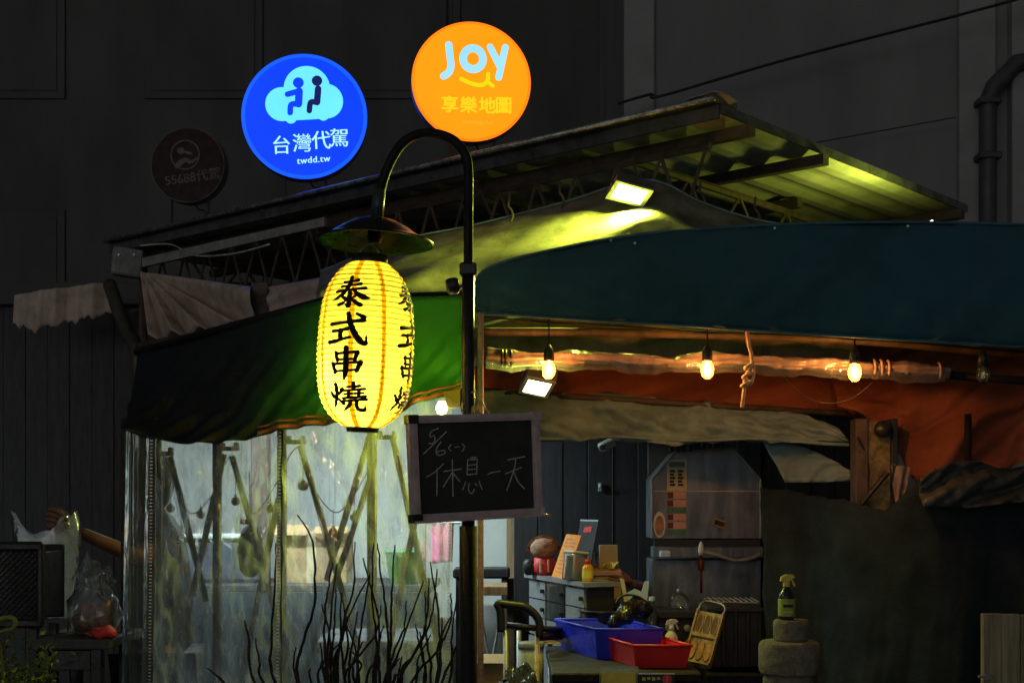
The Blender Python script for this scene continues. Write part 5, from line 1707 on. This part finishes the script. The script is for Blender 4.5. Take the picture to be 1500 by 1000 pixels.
zr_ = P(0, 882, 6.0).z
for yy in (5.92, 6.12):
    mk('rack_rail', tube([(P(1036, 0, 6.0).x, yy, zr_ + .008), (P(1108, 0, 6.0).x, yy, zr_ + .004)], .003, 6), 'galv', sk_)
for k in range(9):
    xx = P(1040 + k * 8, 0, 6.0).x
    mk('skewer', tube([(xx, 5.9, zr_ + .012), (xx + .01, 6.14, zr_ + .012)], .0022, 5), 'galv', sk_)
    mk('skewer_ring', lathe([(.003, -.003), (.006, 0), (.003, .003)], (xx, 5.897, zr_ + .012), 8), 'zipper', sk_)
ps_ = thing('paper_stack', 'stack of pink and white printed papers under the trolley bar', 'papers', V(P(806, 0, 6.12).x, 6.12, .93))
for k in range(6):
    mk('paper_sheet', box((P(806, 0, 6.12).x + random.uniform(-.006, .006), 6.12, .934 + k * .009), (.1, .12, .007), .001, (0, 0, random.uniform(-.12, .12))), 'pinkcard' if k % 2 else 'white', ps_)
cn_ = thing('white_canister', 'white round canister on the trolley shelf', 'canister', V(P(778, 0, 5.85).x, 5.85, .735))
c = V(P(778, 0, 5.85).x, 5.85, .735)
mk('can_body', lathe([(.048, 0), (.052, .006), (.052, .2), (.048, .206), (.001, .207)], c, 22), 'white', cn_, True)
mk('can_lid', lathe([(.054, .2), (.055, .205), (.055, .222), (.05, .226), (.001, .227)], c, 22), 'greyplastic', cn_, True)
# table with trays
tz = .925
table('work_table', 'dark work table carrying the blue and red trays', P(806, 0, 5.3).x, P(1018, 0, 5.3).x, 5.1, 6.05, tz, 'twig')
def tray(label, rim, zr, base_z, shrink, mat):
    cs = [V(*(P(px, 0, d).to_tuple()[:2]), zr) for px, d in rim]
    c = sum(cs, Vector()) / 4
    t = thing('plastic_tray', label, 'tray', V(c.x, c.y, base_z))
    lo = [V(c.x + (p.x - c.x) * shrink, c.y + (p.y - c.y) * shrink, base_z + .003) for p in cs]
    g = J(([*cs, *lo], [(0, 1, 5, 4), (1, 2, 6, 5), (2, 3, 7, 6), (3, 0, 4, 7), (4, 5, 6, 7)]))
    mk('shell', g, mat, t, False, .004)
    rim_ = cs + [cs[0]]
    for i in range(4):
        mk('rim', tube([cs[i], cs[(i + 1) % 4]], .0055, 8), mat, t, True)
    return t, cs, lo
tray('blue plastic tray behind the red one, black bag lying in it', [(813, 5.95), (872, 5.5), (972, 5.5), (912, 5.97)], 1.045, tz, .86, 'bluetray')
tray('red plastic tray in front of the blue one', [(887, 5.55), (928, 5.23), (1013, 5.22), (973, 5.53)], 1.01, tz, .86, 'redtray')
o = thing('black_bag', 'shiny black bag slumped over the blue tray', 'bag', P(925, 915, 5.75))
bpts = [P(894, 915, 5.62), P(908, 906, 5.65), P(922, 894, 5.7), P(936, 889, 5.72), P(948, 893, 5.76), P(953, 900, 5.76)]
g = tube(cm(bpts, 6), [.008 + .036 * math.sin(math.pi * min(1, (i + 3) / 34)) for i in range(31)], 14)
mk('bag_body', ([p + V(0, .01 * math.sin(p.x * 90), .006 * math.sin(p.x * 70 + p.z * 80)) for p in g[0]], g[1]), pm('black_film', (.012, .012, .013), .18, bump=.8, bscale=40), o, True)
mk('bag_handle', tube(cm([P(902, 884, 5.7), P(910, 873, 5.7), P(925, 871, 5.7), P(940, 876, 5.7), P(946, 888, 5.7)], 6), .005, 6), 'blackplastic', o, True)
o = thing('black_basin', 'black basin with bright rim behind the blue tray', 'basin', P(880, 905, 6.05))
c = V(P(884, 0, 6.05).x, 6.05, tz)
mk('bowl', lathe([(.06, 0), (.08, .01), (.1, .14), (.108, .15), (.102, .148), (.09, .13), (.07, .02), (.001, .015)], c, 24), 'black', o, True)
mk('rim', lathe([(.104, .146), (.11, .15), (.104, .155), (.1, .15), (.104, .146)], c, 24), 'blackplastic', o, True)
o = thing('glass_bottle', 'clear bottle glinting behind the black bag', 'bottle', P(953, 905, 5.95))
c = V(P(955, 0, 5.95).x, 5.95, tz)
mk('bottle_body', lathe([(.028, 0), (.03, .005), (.03, .13), (.02, .16), (.011, .18), (.011, .2), (.001, .2)], c, 16), 'glassoff', o, True)
mk('bottle_cap', lathe([(.013, .198), (.013, .215), (.001, .216)], c, 12), 'paleblue', o)
def sprayer(label, c, s, bodym, trigm, labm=None):
    t = thing('spray_bottle', label, 'spray bottle', c)
    mk('bottle_body', lathe([(.03 * s, 0), (.033 * s, .004 * s), (.033 * s, .085 * s), (.03 * s, .1 * s), (.018 * s, .118 * s), (.012 * s, .125 * s), (.012 * s, .135 * s)], c, 18), bodym, t, True)
    mk('collar', lathe([(.014 * s, .13 * s), (.015 * s, .132 * s), (.014 * s, .15 * s), (.009 * s, .152 * s)], c, 14), trigm, t, True)
    hx = [(-.026, .153), (-.02, .172), (.0, .18), (.026, .178), (.034, .168), (.02, .162), (.01, .152)]
    mk('spray_head', prism([c + V(x * s, -.011 * s, z * s) for x, z in hx], V(0, .022 * s, 0)), trigm, t)
    mk('trigger', tube(cm([c + V(.018 * s, 0, .165 * s), c + V(.026 * s, 0, .15 * s), c + V(.034 * s, 0, .132 * s)], 4), .0045 * s, 6), trigm, t, True)
    if labm:
        lb = mk('label_wrap', lathe([(.0335 * s, .012 * s), (.0338 * s, .014 * s), (.0338 * s, .08 * s), (.0335 * s, .082 * s)], c, 24), labm, t, True)
        mk('label_print', box(c + V(0, -.0345 * s, .055 * s), (.04 * s, .001, .012 * s)), 'ink', lb)
        mk('label_print', box(c + V(0, -.0345 * s, .03 * s), (.036 * s, .001, .004 * s)), 'yellowp', lb)
    return t
sprayer('white spray bottle between the red tray and the mould rack', V(P(983, 0, 5.62).x, 5.62, tz), .83, 'white', 'white')
# mould rack
o = thing('mould_rack', 'brown rack of oval moulds leaning with a wire handle', 'rack', V(P(1030, 0, 5.7).x, 5.7, tz - .12))
a, b_, c_, d_ = P(1001, 966, 5.55), P(1040, 974, 5.5), P(1061, 900, 5.75), P(1021, 893, 5.8)
nn = (b_ - a).cross(d_ - a).normalized()
if nn.y > 0:
    nn = -nn
mk('backing', prism([a, b_, c_, d_], -nn * .02), 'woodgrey', o)
RQ = lambda u, v, l=0: a.lerp(b_, u).lerp(d_.lerp(c_, u), v) + nn * l
for (u0, u1) in ((0, .07), (.93, 1.0)):
    mk('side_rail', prism([RQ(u0, 0, .012), RQ(u1, 0, .012), RQ(u1, 1, .012), RQ(u0, 1, .012)], -nn * .012), 'wood', o)
mk('cross_rail', prism([RQ(.07, .46, .012), RQ(.93, .46, .012), RQ(.93, .53, .012), RQ(.07, .53, .012)], -nn * .012), 'wood', o)
for i in range(3):
    for j in range(2):
        u0, v0 = .22 + i * .28, .23 + j * .5
        pts_ = [RQ(u0 + .12 * math.cos(k * .314), v0 + .19 * math.sin(k * .314), .004) for k in range(20)]
        mu = mk('mould', prism(pts_, -nn * .006), 'brownstuff' if j == 0 else 'pot', o)
        mk('mould_rim', tube(pts_ + [pts_[0]], .0022, 5), 'wood', mu)
mk('wire_handle', tube(cm([RQ(.05, .98, 0), RQ(.1, 1.15, 0), RQ(.3, 1.22, 0), RQ(.8, 1.2, 0), RQ(.97, 1.13, 0), RQ(.97, .98, 0)], 5), .005, 7), 'galv', o, True)
bar('rear_leg', RQ(.5, .9, -.02), V(RQ(.5, 0).x, 6.0, tz), .008, o, 'wood')
# extend table under the rack: a second crate stand
t = thing('black_crate', 'black plastic crate stack to the right of the mould rack', 'crate', (P(1075, 0, 6.0).x, 6.0, 0))
cx = P(1072, 0, 6.0).x
zt = P(0, 882, 6.0).z
for k in range(4):
    z0 = zt - .27 * (k + 1)
    mk('crate_box', box((cx, 6.05, z0 + .13), (.24, .3, .255), .01), 'blackplastic', t)
    for s in range(5):
        mk('crate_rib', box((cx - .1 + s * .05, 5.893, z0 + .13), (.012, .02, .24), .003), 'blackplastic', t)
    mk('crate_lip', box((cx, 5.895, z0 + .247), (.25, .03, .018), .004), 'blackplastic', t)
# trolley
t = thing('black_trolley', 'black handled trolley with pale metal legs left of the blue tray', 'trolley', (P(765, 0, 5.75).x, 5.75, 0))
H = lambda px, py, d=5.7: P(px, py, d)
mk('handle', tube(cm([H(734, 925), H(733, 895), H(729, 884), H(745, 885), H(770, 889), H(784, 900), H(790, 912), H(790, 932)], 5), .017, 10), 'blackplastic', t, True)
mk('cross_bar', tube([H(742, 915), H(789, 920), H(830, 922, 5.95)], .013, 8), 'blackplastic', t, True)
mk('side_bar', tube([H(789, 932), H(830, 930, 6.0)], .017, 8), 'blackplastic', t, True)
for px, d in ((741, 5.7), (787, 5.7), (760, 6.1), (806, 6.1)):
    q = P(px, 930, d)
    mk('leg', tube([(q.x, q.y, .07), (q.x, q.y, q.z + .02)], .010, 8), 'rope' if px == 787 else 'galv', t, True)
    mk('wheel', lathe([(.001, -.012), (.035, -.012), (.035, .012), (.001, .012)], (q.x, q.y, .035), 16, Matrix.Rotation(R(90), 3, 'X')), 'blackplastic', t, True)
mk('trolley_shelf', box((P(772, 0, 5.9).x, 5.9, .72), (.2, .46, .03), .006), 'blackplastic', t)
mk('trolley_shelf', box((P(772, 0, 5.9).x, 5.9, .3), (.2, .46, .03), .006), 'blackplastic', t)
o = thing('plastic_packet', 'crumpled shiny blue black packet at the foot of the trolley', 'packet', P(765, 1000, 5.5))
mk('packet_film', sheet([P(742, 983, 5.52), P(760, 974, 5.5), P(784, 978, 5.5)], [P(736, 999, 5.4), P(760, 1002, 5.38), P(786, 1000, 5.4)], 14, 8, lambda u, v: (.004 * math.sin(v * 20), 0, .014 * math.sin(u * 11 + v * 7))), pm('shiny_dark_film', (.03, .04, .06), .15, bump=.8, bscale=30), o, False, .003)
mk('packet_tray', box(P(762, 1004, 5.46), (.17, .16, .02), .004), 'blackplastic', o)
qz = P(762, 1004, 5.46)
mk('packet_stand', box((qz.x, qz.y, (qz.z - .012) / 2), (.12, .12, qz.z - .012), .004), 'blackplastic', o)
# price cards on the front counter
fc = thing('front_counter', 'black front counter the price cards stand on, cut off by the bottom edge', 'counter', (P(935, 0, 5.0).x, 5.0, 0))
fz = P(0, 1012, 4.95).z
mk('counter_top', box((P(935, 0, 5).x, 5.0, fz - .015), (.5, .3, .03), .004), 'blackplastic', fc)
mk('counter_front', box((P(935, 0, 5).x, 4.9, (fz - .03) / 2), (.46, .03, fz - .03), .003), 'blackplastic', fc)
mk('counter_back', box((P(935, 0, 5).x, 5.1, (fz - .03) / 2), (.46, .03, fz - .03), .003), 'blackplastic', fc)
o = thing('price_card', 'yellow price card in a clear stand at the bottom edge', 'card', V(P(906, 0, 4.95).x, 4.95, fz))
q = P(906, 994, 4.95)
mk('yellow_sheet', box((q.x, 4.9465, fz + .036), (.118, .002, .062)), 'yellowcard', o)
mk('clear_stand', box((q.x, 4.95, fz + .042), (.136, .003, .082), .001), 'acrylic', o)
mk('stand_edge', box((q.x, 4.949, fz + .084), (.136, .004, .003)), 'galv', o)
o = thing('price_card', 'black price card with yellow print and a red spot beside the yellow card', 'card', V(P(962, 0, 4.93).x, 4.93, fz))
q = P(962, 0, 4.93)
mk('black_sheet', box((q.x, 4.93, fz + .03), (.124, .003, .066)), 'blackplastic', o)
mk('stand_edge', box((q.x, 4.927, fz + .064), (.124, .004, .003)), 'white', o)
sp_ = mk('red_spot', prism([V(q.x + .036 + .017 * math.cos(k * .3142), 4.927, fz + .045 + .017 * math.sin(k * .3142)) for k in range(20)], V(0, -.001, 0)), 'redstuff', o)
mk('question_mark', lay([text2d('?', .03, 0, 0)], lambda x, y, k: V(q.x + .036 + x, 4.9255, fz + .045 + y)), 'cream', sp_)
for k in range(4):
    mk('yellow_print', box((q.x - .045 + k * .017, 4.9278, fz + .046 + .002 * (k % 2)), (.011, .001, .008 + .004 * ((k + 1) % 2)), .0003), 'yellowp', o)

# stone stack + bottle
ss = thing('stone_stand', 'stepped rough stone stand of stacked drums with a spray bottle on it', 'stand', (P(1157, 0, 5.0).x, 5.0, 0))
for (x0_, x1_, y0_, y1_) in ((1133, 1184, 907, 938), (1112, 1200, 938, 986), (1118, 1192, 986, 1040), (1108, 1204, 1040, 1380)):
    zt, zb = P(0, y0_, 5.0).z, max(0, P(0, y1_, 5.0).z)
    r_ = (x1_ - x0_) / 2 / FPX * 5.0
    cx = P((x0_ + x1_) / 2, 0, 5.0).x
    pr = [(r_ * .94, zb + .0005), (r_ * .99, zb + .01), (r_, zb + .03), (r_, zt - .02), (r_ * .97, zt - .006), (r_ * .9, zt), (.001, zt)]
    v, f = lathe(pr, (cx, 5.0, 0), 28)
    v = [p + V(random.uniform(-.0015, .0015), random.uniform(-.0015, .0015), 0) for p in v]
    mk('stone_drum', (v, f), 'stone', ss, True)
sprayer('dark spray bottle with yellow trigger and green label on the stone stand', V(P(1152, 0, 5.0).x, 5.0, P(0, 906, 5.0).z), .87, pm('dark_glass', (.02, .022, .018), .2), 'yellowp', pm('green_label', (.32, .42, .08), .6, var=.3, scale=40))

# pillar, rag, big cover
DPl = 5.75
pi_ = thing('rough_pillar', 'mustard stained concrete pillar flanked by dark posts', 'pillar', (P(1285, 0, DPl).x, DPl, 0))
x = P(1281, 0, DPl).x
mk('shaft', box((x, DPl, .93), (.105, .12, 1.86), .006), 'concrete', pi_)
mk('side_post', box((P(1256, 0, DPl).x, DPl - .03, .935), (.05, .1, 1.87), .004), 'truss', pi_)
mk('side_post', box((P(1304, 0, DPl).x, DPl - .02, .935), (.025, .1, 1.87), .004), 'blackplastic', pi_)
mk('pipe_collar', lathe([(.03, -.02), (.034, 0), (.03, .02), (.001, .021)], P(1293, 628, DPl - .09), 14, Matrix.Rotation(R(80), 3, 'X')), 'blackplastic', pi_, True)
mk('strap', tube(cm([P(1256, 640, DPl - .09), P(1268, 664, DPl - .075), P(1272, 690, DPl - .075), P(1268, 720, DPl - .075)], 5), .004, 6), 'cable', pi_, True)
mk('diagonal_brace', tube([P(1262, 738, DPl - .1), P(1300, 692, DPl - .1)], .012, 8), 'blackplastic', pi_)
rg = thing('hanging_rag', 'stained pinkish rag hanging right of the rough pillar', 'rag', P(1320, 740, 5.7))
mk('rag_cloth', sheet([P(1306, 681, 5.68), P(1320, 682, 5.67), P(1334, 684, 5.68)], [P(1312, 736, 5.66), P(1318, 742, 5.66), P(1322, 734, 5.66)], 12, 14, lambda u, v: (0, .012 * math.sin(u * 9 + v * 3), 0)), 'rag', rg, True, .004)
mk('rag_hook', tube([P(1310, 681, 5.68), P(1308, 676, 5.72)], .005, 6), 'galv', rg)
ctop = [P(1112, 716, 6.0), P(1180, 722, 5.9), P(1240, 735, 5.7), P(1300, 742, 5.55), P(1345, 708, 5.5), P(1400, 684, 5.5), P(1460, 690, 5.5), P(1520, 676, 5.5), P(1620, 670, 5.5)]
cbot = [V(p.x, p.y - .45, .02) for p in [P(1112, 0, 6.0), P(1180, 0, 5.9), P(1240, 0, 5.75), P(1300, 0, 5.65), P(1360, 0, 5.6), P(1420, 0, 5.6), P(1480, 0, 5.6), P(1550, 0, 5.6), P(1640, 0, 5.6)]]
def fcov(u, v):
    return (.01 * wob(v * 2 + u), -.06 * v * math.sin(u * 24 + 2 * v) * (.4 + .6 * math.sin(u * 7) ** 2) - .03 * wob(u * 3 + v * .8, 1.3, 2) * v, .012 * wob(u * 4, 1) * (1 - v))
tag(mk('dark_cover', sheet(ctop, cbot, 130, 40, fcov), 'darktarp', None, True, .004), 'large blackish green cover draped over goods at the lower right', 'cover')
tag(mk('olive_tarp', sheet([P(1345, 700, 5.46), P(1390, 678, 5.44), P(1440, 676, 5.44), P(1480, 690, 5.44), P(1530, 672, 5.44), P(1600, 665, 5.44)], [P(1350, 742, 5.42), P(1400, 745, 5.4), P(1450, 740, 5.4), P(1500, 735, 5.4), P(1540, 732, 5.4), P(1600, 735, 5.4)], 50, 12,
    lambda u, v: (0, -.02 * math.sin(v * 9 + u * 11) - .015 * wob(u * 3 + v, 2) - .008 * math.sin((u * 1.2 + v) * 19), 0)), M['canvas_grey'] if False else pm('olive_tarp', (.04, .042, .034), .5, var=.6, scale=9, bump=.35, bscale=40), None, True, .004),
    'crumpled olive tarp edge folded over the dark cover', 'tarp')
wp = thing('wooden_panel', 'upright greyish wooden plank panel at the lower right corner', 'panel', (P(1480, 0, 4.9).x, 4.9, 0))
zt = P(0, 898, 4.9).z
for i in range(4):
    x0_ = P(1438, 0, 4.9).x + i * .066
    mk('plank', box((x0_ + .032, 4.9 + .003 * (i % 2), zt / 2), (.0645, .025, zt - .004 * (i % 3)), .003), 'woodgrey', wp)
hg = mk('latch', box(P(1447, 991, 4.87), (.03, .012, .022), .003), 'galv', wp)
mk('latch_pin', tube([P(1433, 990, 4.868), P(1452, 990, 4.868)], .005, 8), 'galv', hg)

# ================================================================== LEFT FOREGROUND: PERSON, BAGS, BASKET, PLANT
f1 = V(P(232, 0, 5.66).x, 5.66, 0)
wrist = P(112, 777, 5.22)
person('person in black behind the curtain edge reaching out with a clear bag', f1, (-1, -.12, 0), f1 + V(-.02, 0, 1.62), 0,
       [P(206, 818, 5.38), wrist], [f1 + V(-.05, .24, 1.1), f1 + V(-.12, .24, .86)], P(92, 764, 5.17) - wrist, (0, 0, 1), (-.3, .95, 0))
bg1 = thing('carrier_bag', 'milky clear carrier bag held open by the reaching hand', 'bag', P(70, 905, 5.15))
cA, cBp = P(62, 768, 5.15), P(80, 905, 5.15)
v, f = [], []
NJ, NI = 18, 28
for j in range(NJ + 1):
    s = j / NJ
    cc_ = cA.lerp(cBp, s)
    wx = .112 - .03 * s + .012 * math.sin(s * 6)
    wy = .05 - .012 * s
    for i in range(NI):
        a = 2 * math.pi * i / NI
        k = 1 + .09 * math.sin(a * 5 + s * 4) + .05 * math.sin(a * 11 - s * 7)
        dz = .04 * math.cos(a * 2) * (1 - s) ** 3 + .018 * math.sin(a * 5) * (1 - s) ** 4
        v.append(cc_ + V(wx * math.cos(a) * k, wy * math.sin(a) * k, dz))
for j in range(NJ):
    for i in range(NI):
        f.append((j * NI + i, j * NI + (i + 1) % NI, (j + 1) * NI + (i + 1) % NI, (j + 1) * NI + i))
f.append(tuple(range(NJ * NI, (NJ + 1) * NI)))
mk('bag_film', (v, f), 'bag', bg1, True)
mk('bag_handle', tube(cm([P(84, 772, 5.13), P(90, 760, 5.12), P(98, 757, 5.14), P(103, 768, 5.16), P(104, 790, 5.16)], 5), [.008, .012, .012, .009, .008], 8), 'bag', bg1, True)

ct = table('side_table', 'dark low table at the left carrying the filled clear bag', P(60, 0, 5.0).x, P(176, 0, 5.0).x, 4.85, 5.3, P(0, 930, 5.0).z, 'darkwall')
zt = P(0, 930, 5.0).z
bg2 = thing('filled_bag', 'knotted clear bag of brown parcels on the low table', 'bag', V(P(138, 0, 5.05).x, 5.05, zt))
prof = [(.05, 0), (.085, .01), (.095, .06), (.085, .11), (.065, .15), (.05, .17), (.06, .2), (.055, .225)]
v, f = lathe(prof, V(P(138, 0, 5.05).x, 5.05, zt), 30)
c0 = V(P(138, 0, 5.05).x, 5.05, zt)
v = [c0 + V((p.x - c0.x) * (1 + .14 * math.sin(p.z * 60 + p.y * 50)), (p.y - c0.y) * (1 + .14 * math.sin(p.x * 70)), (p.z - c0.z) * (1 + .1 * math.sin(p.x * 44 + 1))) for p in v]
mk('bag_film', (v, f[:-1]), 'thinbag', bg2, True)
g = sheet([c0 + V(-.07, 0, .21), c0 + V(-.02, -.01, .29), c0 + V(.03, 0, .22), c0 + V(.075, 0, .20)], [c0 + V(-.06, -.03, .15), c0 + V(-.01, -.05, .16), c0 + V(.03, -.05, .13), c0 + V(.07, -.03, .12)], 22, 10, lambda u, v: (.008 * math.sin(v * 14), -.02 * math.sin(u * 15 + v * 6), .01 * math.sin(u * 22)))
mk('bag_ears', g, 'thinbag', bg2, True)
o = thing('brown_parcel', 'brown wrapped parcels inside the knotted clear bag', 'parcel', c0 + V(.01, 0, .004))
for k, (dx, dz, r_) in enumerate(((-.035, .045, .042), (.03, .05, .046), (.045, .095, .034), (-.01, .085, .03))):
    v, f = lathe([(.001, -r_), (r_ * .7, -r_ * .75), (r_, 0), (r_ * .8, r_ * .6), (.001, r_ * .9)], c0 + V(dx, -.005 * k, dz), 14)
    mk('parcel', ([p + V(.004 * math.sin(p.z * 150), .004 * math.sin(p.x * 150), .004 * math.sin(p.x * 120)) for p in v], f), 'brownstuff', o, True)
o = thing('red_packet', 'shiny red packet in front of the filled clear bag', 'packet', V(P(152, 0, 4.9).x, 4.9, zt))
v, f = lathe([(.03, .002), (.045, .012), (.04, .03), (.02, .04), (.001, .041)], V(P(153, 0, 4.9).x, 4.9, zt), 16)
mk('packet', ([p + V(0, 0, .006 * math.sin(p.x * 130)) for p in v], f), 'redstuff', o, True)
mk('packet_end', box(V(P(153, 0, 4.9).x - .05, 4.9, zt + .015), (.03, .05, .003), .001, (0, R(20), 0)), 'redstuff', o)

# black mesh basket
bk = thing('mesh_basket', 'black lattice basket at the left edge beside the hanging bag', 'basket', (P(20, 0, 4.85).x, 4.9, 0))
x0_, x1_ = P(-60, 0, 4.85).x, P(60, 0, 4.85).x
z0_, z1_ = P(0, 912, 4.85).z, P(0, 800, 4.85).z
for k in range(26):
    a0 = x0_ + (x1_ - x0_ + .26) * k / 26 - .26
    for s in (1, -1):
        p_, q_ = [], []
        xs, xe = (a0, a0 + .26) if s > 0 else (a0 + .26, a0)
        t0 = max(0, (x0_ - xs) / (xe - xs)) if s > 0 else max(0, (x1_ - xs) / (xe - xs))
        t1 = min(1, (x1_ - xs) / (xe - xs)) if s > 0 else min(1, (x0_ - xs) / (xe - xs))
        if t1 > t0:
            mk('lattice_strip', tube([V(xs + (xe - xs) * t0, 4.85 - .002 * s, z0_ + (z1_ - z0_) * t0), V(xs + (xe - xs) * t1, 4.85 - .002 * s, z0_ + (z1_ - z0_) * t1)], .003, 5), 'blackplastic', bk)
for zz in (z0_, z1_):
    mk('rim', box(((x0_ + x1_) / 2, 4.85, zz), (x1_ - x0_ + .02, .03, .035), .01), 'blackplastic', bk)
mk('corner_rail', box((x1_, 4.85, (z0_ + z1_) / 2), (.022, .026, z1_ - z0_), .006), 'blackplastic', bk)
mk('back_wall', box(((x0_ + x1_) / 2, 5.1, (z0_ + z1_) / 2), (x1_ - x0_, .02, z1_ - z0_), .004), 'blackplastic', bk)
mk('side_wall', box((x1_ - .01, 4.98, (z0_ + z1_) / 2), (.015, .23, z1_ - z0_ - .04), .004), 'blackplastic', bk)
for x in (x0_ + .03, x1_ - .03):
    for y in (4.87, 5.08):
        mk('stand_leg', box((x, y, (z0_ - .018) / 2), (.03, .03, z0_ - .018), .003), 'blackplastic', bk)

# plant
D4 = 4.2
ps = thing('leafy_shrub', 'yellow green leafy shrub in the bottom left corner', 'shrub', (P(15, 0, D4).x, D4, 0))
mk('pot', lathe([(.12, 0), (.13, .01), (.17, .36), (.18, .38), (.16, .38), (.001, .35)], (P(15, 0, D4).x, D4, 0), 20), 'pot', ps, True)
base = V(P(15, 0, D4).x, D4, .35)
tips = []
for i in range(26):
    a = random.uniform(0, 6.28)
    rr_ = random.uniform(.02, .24)
    tip = V(base.x + rr_ * math.cos(a) * .62 - .02, base.y + rr_ * math.sin(a) * .7, random.uniform(.85, 1.2) - rr_ * .3)
    mid = base.lerp(tip, .55) + V(random.uniform(-.03, .03), random.uniform(-.03, .03), .03)
    mk('stem', tube(cm([base, mid, tip], 5), [.005, .0015], 5), 'tentpole', ps, True)
    tips.append((base, mid, tip))
def leaves(cnt, mat, nm):
    v, f = [], []
    for i in range(cnt):
        b0, m0, t0 = random.choice(tips)
        s = random.uniform(.35, 1.03)
        q = b0.lerp(m0, s * 2) if s < .5 else m0.lerp(t0, (s - .5) * 2)
        q = q + V(random.gauss(0, .022), random.gauss(0, .022), random.gauss(0, .018))
        d = V(random.gauss(0, 1), random.gauss(0, 1), random.gauss(.25, .8)).normalized()
        sd = d.cross(V(random.gauss(0, 1), random.gauss(0, 1), random.gauss(0, 1))).normalized()
        l = random.uniform(.014, .03)
        k = len(v)
        up_ = d.cross(sd) * l * .12
        v += [q, q + d * l * .5 + sd * l * .26 + up_, q + d * l, q + d * l * .5 - sd * l * .26 + up_]
        f += [(k, k + 1, k + 2), (k, k + 2, k + 3)]
    o_ = mk(nm, (v, f), mat, ps)
    o_['kind'] = 'stuff'
leaves(2600, 'leaf', 'foliage')
leaves(420, 'leafy', 'young_foliage')
mk('curled_tendril', tube(cm([P(-14, 912, 4.0), P(2, 906, 4.0), P(16, 904, 4.0), P(23, 911, 4.0), P(18, 920, 4.0), P(4, 924, 4.0), P(-6, 932, 4.02), P(2, 960, 4.1), P(10, 1060, 4.18)], 6), [.008, .009, .009, .007, .004, .003], 7), 'leafy', ps, True)
